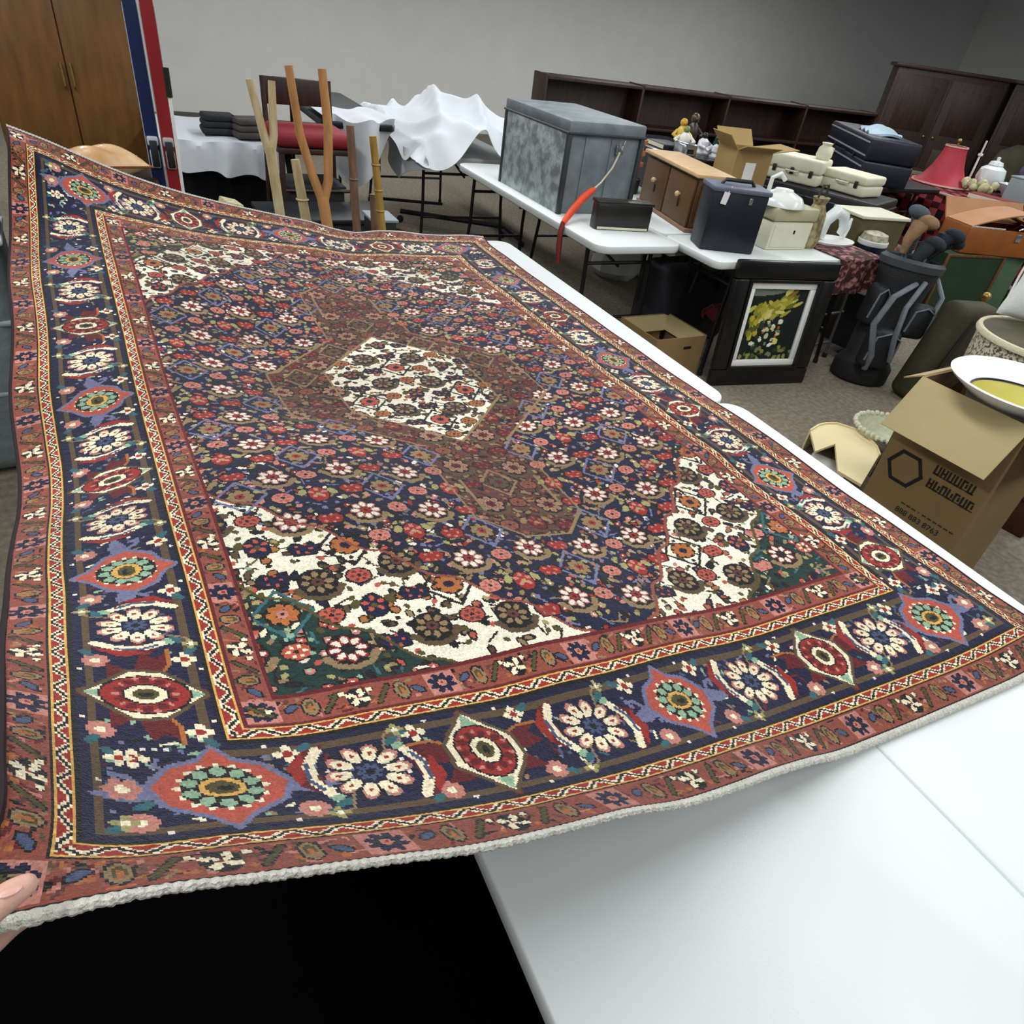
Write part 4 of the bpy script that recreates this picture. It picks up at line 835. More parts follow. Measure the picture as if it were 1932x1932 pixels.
def pdrape(a, b):
    s = b * 1.9
    if s < .55: return (x0 - .012 * math.sin(a * 40) - .04 * (.55 - s), y0 + (y1 - y0) * a, .79 - (.55 - s))
    return (x0 + (s - .55) * (x1 - x0) / 1.35, y0 + (y1 - y0) * a, .792)
colour_sheet('cloth', pdrape, 90, 64, plaid, Mattr('plaid_wool', .9, .2, 200), t)
colour_sheet('front_drop', lambda a, b: (x0 + (x1 - x0) * a, y0 - .02 - .012 * math.sin(a * 30) - .03 * (1 - b), .25 + .54 * b), 40, 24, plaid, _m['plaid_wool'], t)
m = MB(); m.tube([(x0 - .008, y0, .797), (x0 - .008, y1, .797)], .012); m.build('edging', M('pale_braid', 'b49c93', .8, .15, 60, .5, 90), t)
t = thing('red_lampshade', 'flared pinkish red lampshade on plaid cloth table', 'lampshade', (7.95, 5.25, .80))
rs = M('red_silk', 'b02a3a', .6, .1, 7)
m = MB(); m.lathe([(.30, 0), (.22, .06), (.16, .17), (.12, .30), (.11, .36)], 32, cap=False); m.build('shade', rs, t)
m = MB(); m.lathe([(.298, -.004), (.308, 0), (.303, .016), (.29, .014)], 32, cap=False); m.build('trim', M('pink_trim', 'd9a99c', .7, .1, 20), t); m = MB(); m.lathe([(.105, .355), (.118, .358), (.116, .372), (.104, .37)], 32, cap=False); m.build('trim', M('pink_trim', 'd9a99c', .7, .1, 20), t)
m = MB(); m.tube([(0, 0, .0), (0, 0, .40)], .012); m.ball((0, 0, .42), .022); m.lathe([(.09, 0), (.085, .012), (.02, .02)], 16); m.build('stem', brass, t)
t = thing('white_teapot', 'stacked white china pot beside red lampshade', 'teapot', (8.36, 5.0, .80)); t.scale = (1.25, 1.25, 1.25)
wg = _m['white_porcelain']
m = MB(); m.lathe([(.06, 0), (.09, .03), (.115, .10), (.10, .17), (.05, .20)], 24); m.build('body', wg, t)
m = MB(); m.lathe([(.06, .20), (.05, .225), (.012, .235), (.016, .26), (0, .265)], 20); m.build('lid', wg, t)
m = MB(); m.tube([(-.09, 0, .06), (-.15, 0, .10), (-.17, 0, .17)], [.025, .018, .013]); m.build('spout', wg, t); m = MB(); m.tube([(.09, 0, .15), (.15, 0, .14), (.15, 0, .06), (.10, 0, .05)], .011); m.build('handle', wg, t)
t = thing('rock_ornament', 'lumpy yellowish mineral specimens in front of white teapot', 'rock', (7.95, 4.85, .80))
m = MB()
for k in range(9): m.ball((random.uniform(-.08, .08), random.uniform(-.16, .16), .05 + random.uniform(0, .05)), random.uniform(.04, .06), (1, 1.1, .9), (k, k * .7, 0), 8)
m.build('rock', M('yellow_mineral', '8d855c', .7, .3, 16, .6, 30, 0, 'd5cfa6'), t)
t = thing('glass_bowl', 'clear pale glass bowl beside white teapot', 'bowl', (8.33, 4.70, .80))
m = MB(); m.lathe([(.06, 0), (.10, .05), (.15, .12), (.146, .12), (.095, .055), (0, .012)], 26, cap=False); m.build('bowl', M('pale_glass', 'c6cfd2', .1, .1, 14), t)
t = thing('grey_box', 'grey blue small box on plaid table right of white teapot', 'box', (8.1, 4.42, .80), .1)
m = MB(); m.box((0, 0, .11), (.24, .30, .22), None, .01); m.build('body', M('grey_card', '8f9a9c', .7, .06, 6), t); m = MB(); m.box((0, 0, .226), (.25, .31, .014), None, .003); m.build('lid', _m['grey_card'], t)
t = thing('yellow_lampshade', 'mustard yellow lampshade at right edge of plaid table', 'lampshade', (8.05, 4.02, .80))
m = MB(); m.lathe([(.16, 0), (.155, .01), (.12, .24), (.115, .24)], 26); m.build('shade', M('mustard_cloth', 'c9a545', .7, .08, 7), t); m = MB(); m.lathe([(.163, -.003), (.168, .004), (.16, .015)], 26, cap=False); m.build('trim', cream, t)
t = thing('red_book', 'red cloth bound book lying on near edge of plaid table', 'book', (7.62, 4.42, .80), .15)
m = MB(); m.box((0, 0, .025), (.20, .42, .05), None, .006); m.build('cover', M('red_cloth', '7a1216', .7, .2, 9), t); m = MB(); m.box((-.006, 0, .025), (.197, .412, .038)); m.build('pages', _m['paper_edge'], t)
t = thing('candle_holder', 'thin white candlestick behind red lampshade', 'candlestick', (8.25, 5.15, .80))
m = MB(); m.lathe([(.04, 0), (.012, .02), (.01, .30), (.025, .31), (.025, .33)], 14); m.build('stick', white, t); m = MB(); m.lathe([(.010, .33), (.010, .45), (0, .455)], 10); m.build('candle', cream, t)

# golf bag with clubs
t = thing('golf_bag', 'black golf bag with grey straps standing on carpet right of painting', 'golf bag', (4.27, 2.79, 0), math.radians(-20), None, (math.radians(-3), math.radians(4), math.radians(-20))); t.scale = (1.2, 1.2, 1.0)
gb = M('black_nylon', '17191c', .6, .25, 9, .3, 140); gs = M('grey_webbing', '6a6f76', .6, .15, 30, .3, 140)
m = MB(); m.lathe([(.14, 0.02), (.15, .03), (.15, .12), (.125, .16), (.13, .5), (.145, .66), (.16, .76), (.155, .80), (.14, .80), (.13, .77)], 24, sx=1, sy=.9); m.build('body', gb, t)
m = MB(); m.lathe([(.155, 0), (.16, .015), (.16, .10), (.15, .12)], 24, sx=1, sy=.9); m.build('base_cap', rubber, t)
m = MB(); m.lathe([(.152, .74), (.168, .75), (.17, .79), (.15, .81), (.14, .79)], 24, sx=1, sy=.9, cap=False); m.build('cuff', M('dark_grey_cuff', '33373b', .6, .2, 12), t)
for (x, y, z, sx, sy, sz) in ((-.06, -.135, .26, .17, .10, .26), (.09, -.12, .46, .14, .09, .22), (-.135, -.03, .50, .07, .13, .26)):
    m = MB(); m.box((x, y, z), (sx, sy, sz), None, .035, 3); p = m.build('pocket', gb, t)
    m = MB(); m.tube([(x - sx * .46, y - sy * .4, z - sz * .3), (x - sx * .42, y - sy * .52, z + sz * .3), (x, y - sy * .54, z + sz * .44), (x + sx * .42, y - sy * .52, z + sz * .3), (x + sx * .46, y - sy * .4, z - sz * .3)], .006); m.build('zip', gs, p)
m = MB(); m.tube([(-.02, -.13, .68), (-.16, -.2, .6), (-.20, -.2, .42), (-.12, -.19, .22), (-.10, -.16, .12)], .016); m.tube([(.02, -.14, .7), (-.08, -.22, .55), (-.06, -.22, .36), (.0, -.19, .2)], .014); m.build('strap', gs, t)
m = MB(); m.tube([(.14, -.06, .72), (.2, -.09, .62), (.19, -.1, .5), (.13, -.1, .46)], .013); m.build('handle', M('pale_grip', '8f979d', .5, .1, 12), t)
for k, (x, y, hh, c, bend) in enumerate(((-.06, .02, 1.02, '8f6f4f', .07), (-.01, .06, 1.06, '4c5763', -.05), (.05, -.02, .98, '191c28', .09), (.08, .04, .94, '14161f', .12), (-.02, -.05, .92, '20242a', .06))):
    m = MB(); m.tube([(x * .5, y * .5, .3), (x, y, .80), (x * 1.15, y, hh - .12)], .006); cl = m.build('club_shaft', chrome, t)
    m = MB(); m.tube([(x * 1.05, y, .82), (x * 1.15, y, hh - .12), (x * 1.2 + bend * .4, y, hh - .03), (x * 1.2 + bend, y - .01, hh)], [.018, .028, .045, .03], 10); m.ball((x * 1.2 + bend * .9, y - .01, hh - .005), .05, (1.3, .85, .8), (0, .3, 0), 10); m.build('head_cover', M('cover_' + c, c, .85, .2, 16, .4, 90), cl)
t = thing('jar', 'dark blue lidded jar with white band between swan ornament and golf bag', 'jar', (4.72, 3.42, .58))
m = MB(); m.lathe([(.10, -.58), (.10, .0), (.095, .01)], 24); m.build('stand', darkwood, t)
m = MB(); m.lathe([(.085, .01), (.10, .03), (.10, .15), (.095, .16)], 24); m.build('body', M('dark_blue_glaze', '101c2c', .25, .15, 9), t); m = MB(); m.lathe([(.102, .125), (.105, .13), (.105, .155), (.1, .16)], 24, cap=False); m.build('white_band', white, t); m = MB(); m.lathe([(.098, .16), (.085, .2), (.04, .215), (0, .218)], 24); m.build('lid', M('patterned_lid', '7d775e', .4, .2, 40, c2='c9c3a6'), t)
t = thing('doll', 'red and yellow cloth doll between olive box and golf clubs', 'doll', (5.32, 3.74, .45))
m = MB(); m.lathe([(.10, -.45), (.10, 0)], 14); m.build('stand', darkwood, t); m = MB(); m.lathe([(.12, 0), (.13, .04), (.07, .2), (.04, .24)], 18); m.build('dress', M('red_felt', 'c42f2f', .85, .15, 14), t); m = MB(); m.lathe([(.122, -.002), (.134, .03), (.125, .06)], 18, cap=False); m.build('hem', M('yellow_felt', 'd9a648', .85, .1, 14), t); m = MB(); m.ball((0, 0, .29), .06); m.build('head', _m['red_felt'], t)
t = thing('walker', 'folded grey tubular walking frame on carpet between painting and golf bag', 'walker', (4.13, 3.12, 0), .15)
gt = M('grey_tube', '6c7074', .4, .15, 15, metal=.6)
for y in (-.03, .12):
    m = MB(); m.tube([(-.22, y, .02), (-.15, y, .62), (-.1, y, .66), (.05, y, .66), (.1, y, .62), (.16, y, .02)], .011); m.build('side_frame', gt, t)
for z in (.12, .34):
    m = MB(); m.tube([(-.2, -.03, z), (.16, -.03, z)], .009); m.build('crossbar', gt, t)
for x in (-.22, .16):
    for y in (-.03, .12):
        m = MB(); m.lathe([(.017, 0), (.017, .03)], 10, (x, y, 0)); m.build('foot_cap', rubber, t)
t = thing('wheeled_trolley', 'dark trolley with grey wheel behind walking frame', 'trolley', (4.60, 3.12, 0), .2)
m = MB(); m.box((0, 0, .26), (.34, .3, .40), None, .03); m.build('body', charcoal, t)
for x in (-.15, .15):
    m = MB(); m.lathe([(.06, -.015), (.065, 0), (.06, .015)], 18, (x, -.16, .066), (PI / 2, 0, 0)); m.build('wheel', rubber, t)

# olive duffel, brass fire-irons, green trunk, leather satchel
t = thing('duffel_bag', 'tall olive brown canvas bag standing right of golf bag', 'bag', (4.52, 2.44, 0), math.radians(-14))
m = MB(); m.box((0, 0, .32), (.46, .20, .64), None, .06, 4)
for v in m.bm.verts: v.co.x *= 1 - .35 * max(0, v.co.z - .3) / .3; v.co.x += .05 * v.co.z
m.build('body', olive, t)
m = MB(); m.tube([(-.12, -.10, .05), (-.09, -.112, .3), (-.02, -.10, .56)], .012); m.tube([(.12, -.10, .05), (.12, -.112, .3), (.1, -.10, .54)], .012); m.build('strap', M('dark_webbing', '211d13', .7, .2, 20), t)
m = MB(); m.box((.0, -.104, .18), (.2, .02, .18), None, .01); m.build('pocket', olive, t)
m = MB(); m.tube([(.19, -.09, .02), (.24, -.09, .56)], .012); m.build('metal_edge', M('dull_steel', '4a463a', .4, .2, 20, metal=.6), t)
t = thing('fire_irons', 'brass fire irons and knobs on stand in front of green trunk', 'fire irons', (4.98, 2.62, 0))
m = MB(); m.lathe([(.11, 0), (.11, .02), (.03, .04)], 20); m.build('base', brass, t)
for k in range(5):
    a = k * 2 * PI / 5; m = MB(); m.tube([(.06 * math.cos(a), .06 * math.sin(a), .05), (.07 * math.cos(a), .07 * math.sin(a), .5)], .007); m.ball((.07 * math.cos(a), .07 * math.sin(a), .52), .022, n=8); m.build('tool', brass, t)
m = MB(); m.tube([(0, 0, .03), (0, 0, .58)], .01); m.ball((0, 0, .6), .03, n=10); m.build('stem', brass, t)
t = thing('amber_vase', 'amber brown glass vase behind the tall hexagon box', 'vase', (4.72, 2.34, 0), 0)
m = MB(); m.lathe([(.07, 0), (.10, .08), (.095, .25), (.05, .36), (.06, .40), (.05, .39), (.0, .1)], 24); m.build('body', M('amber_glass', '5a4313', .2, .2, 7), t)
m = MB(); m.lathe([(.06, .395), (.066, .40), (.062, .408), (.055, .402)], 24, cap=False); m.build('lip', brass, t)
t = thing('wooden_crate', 'dark wooden crate behind hexagon box below brass ornaments', 'crate', (3.42, 1.58, 0), math.radians(-12))
for (c_, s_) in (((0, -.14, .2), (.5, .016, .38)), ((0, .14, .2), (.5, .016, .38)), ((-.242, 0, .2), (.016, .264, .38)), ((.242, 0, .2), (.016, .264, .38)), ((0, 0, .012), (.47, .27, .02))):
    m = MB(); m.box(c_, s_, None, .003); m.build('board', darkwood, t)
t = thing('green_trunk', 'dark green arched trunk with wooden edge under leather satchel', 'trunk', (6.15, 3.62, 0), math.radians(-8))
gv = M('green_vinyl', '16311b', .5, .15, 5, .1, 90); gl = M('green_cloth', '3f5a42', .7, .12, 7)
def arch(w_, d_, h_, y_): return [(-w_ / 2 + .12 - .12 * math.cos(a), .12 - .12 * math.sin(a)) for a in [math.radians(q) for q in range(0, 91, 15)]] + [(w_ / 2, 0), (w_ / 2, h_), (-w_ / 2, h_)]
m = MB(); m.prism(arch(.62, .4, .60, 0), -.17, .17, (0, 0, 0), (PI / 2, 0, 0)); m.build('body', gv, t, True, 30)
m = MB(); m.box((.45, 0, .30), (.24, .34, .60), None, .012); m.build('side_section', gl, t)
m = MB(); m.box((.32, -.172, .30), (.028, .016, .60), None, .004); m.box((-.315, -.172, .36), (.022, .016, .48), None, .004); m.box((.0, -.172, .592), (.62, .016, .02), None, .004); m.build('wooden_edge', brownwood, t)
m = MB(); m.lathe([(.012, -.01), (.012, .01)], 10, (.05, -.175, .10), (PI / 2, 0, 0)); m.build('stud', brass, t)
t = thing('leather_satchel', 'open tan leather satchel lying on top of the green trunk', 'satchel', (6.38, 3.56, .604), math.radians(-16))
lt = M('tan_leather', '8a4c16', .5, .15, 6, .1, 70); lt2 = M('pale_leather', 'a87850', .6, .12, 6)
for (c_, s_) in (((0, -.15, .10), (.78, .014, .20)), ((0, .15, .10), (.78, .014, .20)), ((-.383, 0, .10), (.014, .286, .20)), ((.383, 0, .10), (.014, .286, .20)), ((0, 0, .008), (.76, .29, .016))):
    m = MB(); m.box(c_, s_, None, .005); m.build('wall', lt, t)
m = MB(); m.sheet(lambda a, b: (.39 * (2 * a - 1), .15 + .10 * b, .20 + .15 * b), 10, 6, .012); m.build('lid', lt2, t)
m = MB(); m.sheet(lambda a, b: (-.38 + .55 * b, -.15 + .3 * a, .20 + .12 * math.sin(PI * .5 * b)), 6, 10, .01); m.build('flap', lt2, t)
m = MB(); m.sheet(lambda a, b: (.0 + .38 * b, -.14 + .3 * a, .205 + .09 * (1 - b)), 6, 6, .01); m.build('flap', lt2, t)
m = MB(); m.tube([(-.38 + .025 * k, -.155 + .012 * (k % 2), .205) for k in range(14)], .007); m.build('lacing', M('pale_lace', 'b9ada4', .6, .1, 20), t)
m = MB(); m.box((.1, -.162, .15), (.05, .012, .06), None, .004); m.tube([(.06, -.165, .21), (.1, -.19, .24), (.14, -.165, .21)], .006); m.build('buckle', chrome, t)

# dark cupboards along the far right, shelf lip in front
for k, (x, y, lb) in enumerate(((11.6, 8.3, 'dark brown wardrobe standing far behind the red lampshade'), (12.9, 7.2, 'dark brown wardrobe right of the other one, behind white china'), (14.2, 6.1, 'dark wardrobe at far right edge behind yellow lampshade'))):
    t = thing('wardrobe', lb, 'wardrobe', (x, y, 0), math.radians(-42), 'dark wardrobes far right')
    m = MB(); m.box((0, 0, .9), (1.6, .55, 1.8), None, .01); m.build('carcass', darkwood, t)
    for s in (-1, 1):
        m = MB(); m.box((s * .39, -.285, .92), (.74, .02, 1.6), None, .006); d = m.build('door', darkwood, t)
        m = MB(); m.box((s * .39, -.30, 1.3), (.5, .012, .6), None, .005); m.box((s * .39, -.30, .5), (.5, .012, .6), None, .005); m.build('door_panel', darkwood, d)
        m = MB(); m.ball((s * .07, -.31, .95), .022, n=8); m.build('knob', brass, d)
    m = MB(); m.box((0, 0, 1.82), (1.7, .62, .05), None, .012); m.build('cornice', darkwood, t)
    m = MB(); m.box((0, -.02, .05), (1.66, .58, .1), None, .01); m.build('plinth', darkwood, t)
t = thing('long_shelf', 'low dark shelf with pale front lip in front of wardrobes', 'shelf', (11.6, 5.9, 0), math.radians(-42))
m = MB(); m.box((0, 0, .60), (4.2, .5, .04), None, .006); m.build('board', darkwood, t); m = MB(); m.box((0, -.26, .60), (4.2, .02, .06), None, .004); m.build('front_lip', M('pale_lip', '6e6a58', .6, .1, 10), t)
for x in (-2.0, -.7, .7, 2.0):
    m = MB(); m.box((x, 0, .29), (.05, .46, .58), None, .004); m.build('support', darkwood, t)
t = thing('cloth_bundle', 'olive cloth bundle on dark shelf behind white china', 'bundle', (11.1, 6.35, .62), -.6)
m = MB(); m.lathe([(.3, 0), (.34, .1), (.25, .4), (.1, .5)], 20, sx=1.2, sy=.7); m.build('body', M('olive_cloth', '3a3524', .85, .25, 5, .3, 30), t); m = MB(); m.ball((.05, -.22, .22), .09, (1, .5, 1)); m.build('rosette', M('mauve_cloth', '544c66', .8, .1, 9), t)

t = thing('bookcase', 'long low dark bookcase far behind the figurines', 'bookcase', (6.75, 7.75, 0), math.radians(-4))
m = MB(); m.box((0, .17, .62), (5.0, .02, 1.22), None, .003); m.build('back_panel', darkwood, t)
for z in (.05, .42, .80, 1.21):
    m = MB(); m.box((0, 0, z), (5.0, .34, .03), None, .004); m.build('shelf', darkwood, t)
for x in (-2.5, -1.25, 0, 1.25, 2.5):
    m = MB(); m.box((x, 0, .62), (.03, .34, 1.24), None, .004); m.build('upright', darkwood, t)

# ------------------------------------------------------------------ left background behind the rug
t = thing('wardrobe', 'tall brown wooden wardrobe far behind the rug at left', 'wardrobe', (-0.30, 6.55, 0), math.radians(2))
pw = Mwood('oak_veneer', '5d3d17', '7a5222', .45, (2, 1, 10))
m = MB(); m.box((0, .3, .95), (.98, .56, 1.9), None, .008); m.build('carcass', pw, t)
for s in (-1, 1):
    m = MB(); m.box((s * .243, .01, .95), (.478, .022, 1.82), None, .004); d = m.build('door', pw, t)
    m = MB(); m.tube([(s * .03, -.006, .9), (s * .03, -.03, .92), (s * .03, -.03, 1.04), (s * .03, -.006, 1.06)], .006); m.build('handle', brass, d)
t = thing('side_table', 'low dark table hidden behind the raised far rug corner', 'table', (-.17, 5.0, 0))
m = MB(); m.box((0, 0, .65), (.6, .5, .03), None, .006); m.build('tabletop', darkwood, t)
for x in (-.26, .26):
    for y in (-.21, .21):
        m = MB(); m.box((x, y, .317), (.04, .04, .634), None, .005); m.build('leg', darkwood, t)
t = thing('satin_cushion', 'shiny peach satin cushion before the brown wardrobe', 'cushion', (-.15, 4.98, .665), math.radians(14))
satin = M('peach_satin', 'b98552', .25, .12, 6, .3, 14, 0, 'e6c79c')
def cush(sg): return lambda a, b: (.23 * (2 * a - 1) * (1 - .09 * math.sin(PI * b)), .15 * (2 * b - 1) * (1 - .09 * math.sin(PI * a)), .075 + sg * (.085 * (math.sin(PI * a) * math.sin(PI * b)) ** .5) + .014 * math.sin(13 * a + 9 * b) * math.sin(PI * a) * math.sin(PI * b))
m = MB(); m.sheet(cush(1), 25, 19); m.sheet(cush(-1), 25, 19); m.build('cover', satin, t)
m = MB(); m.tube([cush(0)(a, b) for a, b in [(i / 12, 0) for i in range(13)] + [(1, i / 8) for i in range(1, 9)] + [(1 - i / 12, 1) for i in range(1, 13)] + [(0, 1 - i / 8) for i in range(1, 9)]], .006); m.build('piping', M('brown_piping', '8a5a30', .5, .1, 12), t)
def ski(x, y, c1, c2, lb, rz=.0):
    t = thing('ski', lb, 'ski', (x, y, 0), rz, 'skis leaning upright behind the rug', (math.radians(-3), 0, rz))
    m = MB(); m.sheet(lambda a, b: (.034 * (2 * b - 1), .10 * max(0, a - .88) ** 2 * 60 * .12, .0 + 1.65 * a), 30, 3, .012); m.build('blade', M('ski_' + c1, c1, .3, .08, 6), t)
    m = MB(); m.box((-.033, -.004, .8), (.01, .012, 1.45)); m.box((.033, -.004, .8), (.01, .012, 1.45)); m.build('steel_edge', M('ski_' + c2, c2, .3, .1, 8), t)
    bd = MB(); bd.box((0, -.022, .865), (.06, .04, .05), None, .01); bd.box((0, -.022, .77), (.05, .03, .1), None, .01); bd = bd.build('binding', _m['ski_' + c2], t)
    m = MB(); m.box((0, -.045, .80), (.04, .012, .14), None, .004); m.build('toe_plate', blackplastic, bd)
ski(.135, 4.95, '16244e', 'b9bcc8', 'blue ski with grey edges standing upright beside brown wardrobe')
ski(.218, 4.93, '8c1f22', 'a9a2a4', 'red ski standing upright between blue ski and cloth-covered table')
t = thing('ski_pole', 'thin white ski pole in front of white cloth table', 'ski pole', (.245, 4.78, 0))
m = MB(); m.tube([(0, 0, 0), (.01, .02, 1.15)], .009); m.build('shaft', white, t); m = MB(); m.tube([(.01, .02, 1.12), (.011, .022, 1.26)], .016); m.build('grip', rubber, t); m = MB(); m.lathe([(.05, .08), (.05, .09)], 16); m.build('basket', rubber, t)
folding_table('dark table under the white cloth behind far rug edge', .27, 1.10, 5.70, 7.0, .74, None, blackplastic)
tt_ = [o for o in COL.objects if o.get('label', '').startswith('dark table under the white cloth')][0]
m = MB(); m.sheet(lambda a, b: (-.40 + .8 * a, -.60 + .012 * math.sin(a * 40), .01 + .68 * b), 40, 3, .006); m.build('under_table_shade', M('under_table_shade_black', '050506', .95, .2, 12), tt_)  # added black panel stands in for the dark void beneath the table
t = thing('white_tablecloth', 'white cloth draped over table behind far rug edge, at left', 'tablecloth', (0, 0, 0))
def dr(a, b):
    x = .20 + .80 * a; s = b * 1.3
    if s < .30: return (x + .02 * (1 - s / .3) * math.sin(a * 20), 5.66 - .03 * (1 - s / .3) - .016 * math.sin(a * 27), .755 - (.30 - s) * (.16 + .05 * a + .03 * math.sin(a * 9) ** 2) / .3)
    return (x, 5.66 + (s - .30), .758 + .004 * math.sin(a * 14))
m = MB(); m.sheet(dr, 60, 26, .004)
m.sheet(lambda a, b: (1.0 + .012 * math.sin(a * 22), 5.66 + a * .9, .758 - .16 * b), 24, 8, .004); m.build('cloth', linen, t)
for k, (x, y, c, lb) in enumerate(((.62, 5.95, '20222a', 'black folded jumper on white cloth table'), (.82, 5.86, '4a4440', 'grey brown folded cloth at right end of white cloth table'))):
    t = thing('folded_clothes', lb, 'clothes', (x, y, .765), .2 * k)
    for q in range(3):
        m = MB(); m.box((0, .01 * q, .025 + .04 * q), (.26 - .02 * q, .2, .04), (0, 0, .06 * q), .015, 3); m.build('fold', M('fold_' + c, c, .9, .25, 8, .3, 60), t)

# rustic walking sticks
bark = Mwood('peeled_bark', 'a1713f', 'c08d55', .6, (6, 6, 20)); pale = Mwood('pale_stick', 'b09a6c', 'cfc09a', .6, (6, 6, 20)); greyb = Mwood('brown_stick', '5d4433', '80634c', .6, (6, 6, 20)); bam = Mwood('bamboo_cane', '8d6d2c', 'b08f45', .45, (6, 6, 20))
gg = 'rustic walking sticks standing behind far rug edge'
def stick(x, y, lb, pts, r, mat, extra=None, knots=None):
    t = thing('walking_stick', lb, 'stick', (x, y, 0), 0, gg)
    m = MB(); m.tube(pts, r, 10)
    m.build('shaft', mat, t)
    for nm, p, rr2 in (extra or []):
        m = MB(); m.tube(p, rr2, 10); m.build(nm, mat, t)
    if knots:
        m = MB()
        for z in knots:
            i = max(k for k in range(len(pts)) if pts[k][2] <= z); i = min(i, len(pts) - 2); f = (z - pts[i][2]) / (pts[i + 1][2] - pts[i][2]); p = Vector(pts[i]).lerp(Vector(pts[i + 1]), f); m.lathe([(r[0] * 1.02, -.006), (r[0] * 1.2, 0), (r[0] * 1.02, .006)], 12, p, cap=False)
        m.build('node', mat, t)
stick(.70, 3.62, 'tall pale walking stick forked into a Y at top, leftmost', [(0, 0, 0), (-.07, .1, .7), (-.095, .13, 1.08)], [.025, .024, .026], pale, [('fork', [(-.095, .13, 1.06), (-.115, .14, 1.12), (-.16, .15, 1.35)], [.026, .02, .017]), ('fork', [(-.095, .13, 1.06), (-.072, .14, 1.13), (-.06, .16, 1.35)], [.026, .02, .017])])
stick(.84, 3.70, 'short whitish walking stick beside the Y-topped one', [(0, 0, 0), (-.075, .08, .72), (-.11, .11, 1.02)], [.028, .027, .022], pale, None, [.84])
stick(.88, 3.56, 'reddish brown walking stick splitting into two long upright prongs', [(0, 0, 0), (-.03, .1, .70), (-.05, .13, .88)], [.028, .028, .030], bark, [('prong', [(-.05, .13, .86), (-.09, .14, .97), (-.14, .15, 1.15), (-.17, .17, 1.42)], [.024, .022, .021, .019]), ('prong', [(-.05, .13, .84), (-.015, .14, .95), (-.005, .15, 1.18), (-.02, .17, 1.42)], [.026, .023, .022, .020])])
stick(1.05, 3.66, 'dark greyish brown straight walking stick left of the bamboo cane', [(0, 0, 0), (-.03, .09, .7), (-.05, .12, 1.19)], [.022, .022, .02], greyb, None, [.95])
stick(1.20, 3.66, 'yellowish bamboo cane, rightmost of the sticks', [(0, 0, 0), (-.04, .09, .7), (-.085, .12, 1.15)], [.021, .021, .019], bam, None, [.8, .9, 1.02])
stick(1.16, 3.78, 'short thick greyish stick behind the bamboo cane', [(0, 0, 0), (-.02, .07, .86)], [.021, .021], greyb)

# chair with red seat behind the sticks
def chair(x, y, rz, lb):
    t = thing('chair', lb, 'chair', (x, y, 0), rz)
    m = MB(); m.box((0, 0, .90), (.50, .46, .09), None, .035, 4); m.build('seat_cushion', M('red_velvet', '7c0f1c', .7, .15, 6), t)
    m = MB(); m.box((0, 0, .838), (.50, .46, .035), None, .005); m.build('seat_frame', darkwood, t)
    for sx in (-1, 1):
        for sy in (-1, 1):
            m = MB(); m.tube([(sx * .23, sy * .21, .83), (sx * .24, sy * .22, .4), (sx * .25, sy * .23, 0)], [.02, .018, .015]); m.build('leg', darkwood, t)
    for z in (.35, .60):
        m = MB(); m.tube([(-.235, -.215, z), (.235, -.215, z)], .012); m.build('stretcher', darkwood, t)
    for sx in (-1, 1):
        m = MB(); m.tube([(sx * .235, -.21, .30), (sx * .235, .21, .30)], .012); m.build('stretcher', darkwood, t)
        m = MB(); m.tube([(sx * .22, .21, .82), (sx * .22, .24, 1.20)], .018); m.build('back_post', darkwood, t)
    m = MB(); m.box((0, .24, 1.12), (.46, .03, .16), None, .01); m.build('back_rail', darkwood, t)
chair(1.10, 5.25, math.radians(3), 'dark wooden bar chair with red velvet seat behind walking sticks')
t = thing('storage_box', 'added black box darkening the space under the red-seated chair', 'box', (1.10, 5.25, 0), math.radians(3))  # added box, put in only to darken the gap between the chair legs
m = MB(); m.box((0, 0, .30), (.38, .36, .60), None, .01); m.build('body', blackplastic, t); m = MB(); m.box((0, 0, .61), (.40, .38, .025), None, .006); m.build('lid', charcoal, t)
t = thing('storage_crate', 'dark plastic crate on carpet behind walking sticks', 'crate', (1.04, 4.68, 0), .05)
m = MB(); m.box((0, 0, .27), (.74, .4, .53), None, .015); m.build('body', charcoal, t); m = MB(); m.box((0, 0, .55), (.78, .44, .03), None, .008); m.build('rim', blackplastic, t)
t = thing('speckled_box', 'small cream speckled box leaning on carpet left of walking sticks', 'box', (.46, 4.50, .45), .2, None)
m = MB(); m.box((0, 0, .10), (.10, .14, .22), (0, .25, 0), .008); m.build('body', M('speckled_card', 'c7bf94', .7, .1, 60, 0, 60, 0, '4a432c', edge=(.55, .7)), t)
m = MB(); m.box((.06, .05, -.225), (.34, .34, .45), None, .01); m.build('plinth', blackplastic, t)
t = thing('speaker_box', 'black upright box between brown stick and bamboo cane', 'box', (1.27, 4.15, 0), 0)
m = MB(); m.box((0, 0, .33), (.14, .2, .66), None, .008); m.build('body', blackplastic, t); m = MB(); m.box((0, 0, .668), (.16, .22, .016), None, .004); m.build('top', _m['grey_card'], t)

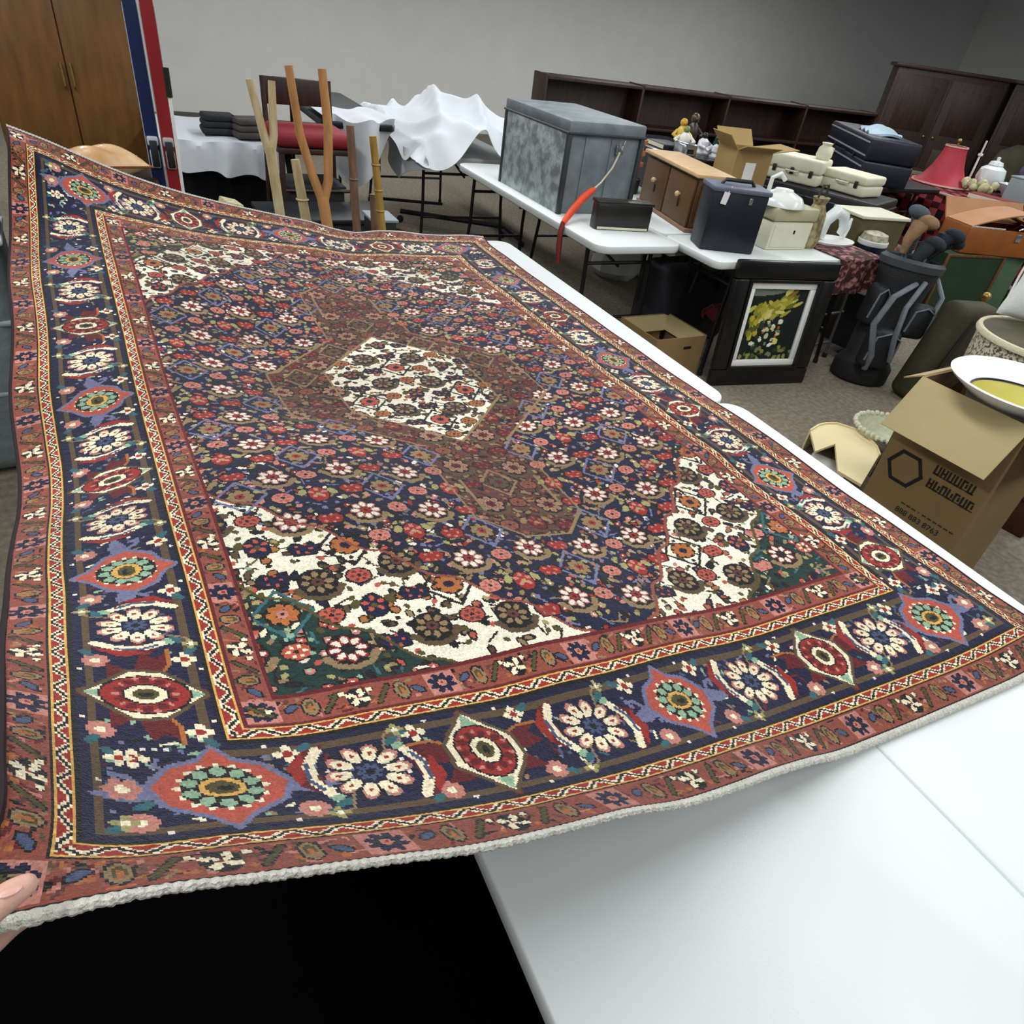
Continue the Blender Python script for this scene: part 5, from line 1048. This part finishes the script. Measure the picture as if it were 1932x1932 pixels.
# white sheets heaped on the far table, black clothes rail beneath
t = thing('white_sheets', 'heap of crumpled white sheets spilling off far aisle table', 'sheets', (0, 0, 0))
def heap(a, b):
    x = 1.95 + 1.10 * a; y = 5.46 + 2.0 * b
    top = .80 + .26 * math.exp(-((a - .6) / .4) ** 2) * (.35 + .65 * math.sin(PI * min(1, .15 + b * .9)))
    r1 = math.sqrt(.03 + math.sin(6.5 * a + 3.2 * b + 1.3 * math.sin(4 * b)) ** 2); r2 = math.sqrt(.03 + math.sin(5 * b - 7 * a + 1.1 * math.sin(5 * a)) ** 2)
    top += +.11 * max(0, 1 - r1) ** 2 + .09 * max(0, 1 - r2) ** 2 - .03 + .014 * math.sin(31 * a + 17 * b) * math.sin(23 * b)
    e = 0
    if x < 2.07: e = (2.07 - x) * (.5 + .5 * math.sin(14 * b))
    if y < 5.61: e += (5.61 - y) * (.35 + .9 * math.sin(5 * a + .9) ** 2)
    return (x, y + .03 * math.sin(17 * a) * (1 - b), max(.765, top) - e if e > 0 else max(.768, top))
m = MB(); m.sheet(heap, 100, 110, .004); m.build('upper_sheet', linen, t)
m = MB(); m.sheet(lambda a, b: (2.03 + .05 * math.sin(11 * a + 2 * b) * (1 - .4 * b) - .10 * b * math.sin(PI * a), 5.50 + .8 * a, .765 - (.10 + .14 * math.sin(PI * a) ** 2) * b), 40, 16, .004); m.build('hanging_sheet', linen, t)
t = thing('white_sheets', 'white sheet hanging behind bamboo cane, left of sheet heap', 'sheets', (0, 0, 0))
m = MB(); m.sheet(lambda a, b: (1.30 + .52 * a, 5.55 + .10 * math.sin(9 * a) + .3 * b * .2, .97 - (.10 + .34 * math.sin(PI * min(1, a * .9 + .12)) ** .8) * b + .02 * math.sin(14 * a)), 36, 18, .004)
m.sheet(lambda a, b: (1.30 + .52 * a, 5.55 + .10 * math.sin(9 * a) + .6 * b, .97 + .02 * math.sin(14 * a) * (1 - b)), 30, 10, .004); m.build('cloth', linen, t)
folding_table('dark folding table under the hanging white sheet behind bamboo cane', 1.28, 1.84, 5.62, 7.3, .94, None, blackplastic)
t = thing('clothes_rail', 'black clothes rail lying on carpet below sheet heap', 'clothes rail', (0, 0, 0))
def bar(nm, pts, r): 
    m = MB(); m.tube(pts, r); return m.build(nm, blackmetal, t)
bar('rail', [(2.20, 6.55, .10), (3.05, 6.05, .10)], .022); bar('rail', [(2.02, 6.72, .17), (2.62, 6.55, .17)], .014)
for p, q in (((2.02, 6.72, .17), (1.92, 6.25, .05)), ((1.92, 6.25, .05), (2.14, 5.95, .05)), ((3.05, 6.05, .10), (3.1, 5.75, .05))): bar('base_bar', [p, q], .014)
for x, y in ((1.92, 6.25), (2.14, 5.95), (3.1, 5.75), (2.2, 6.55), (3.05, 6.05)):
    m = MB(); m.ball((x, y, .032), .032, n=10); m.build('caster', rubber, t)

# grey padded bag seen past the left edge of the rug
t = thing('grey_padded_bag', 'grey padded bag standing left of the lifted rug edge', 'bag', (-.66, 3.0, 0), math.radians(4))
m = MB(); m.box((0, 0, .50), (.42, .30, 1.0), None, .08, 4); m.build('body', M('grey_quilt', '7d888c', .7, .12, 6, .4, 25), t)
for z in (.35, .62, .9):
    m = MB(); m.box((0, 0, z), (.428, .308, .02), None, .008); m.build('seam', M('pale_seam', 'a9b4b6', .7, .1, 20), t)
m = MB(); m.tube([(-.09, 0, .99), (-.07, 0, 1.08), (.07, 0, 1.08), (.09, 0, .99)], .012); m.build('handle', rubber, t)
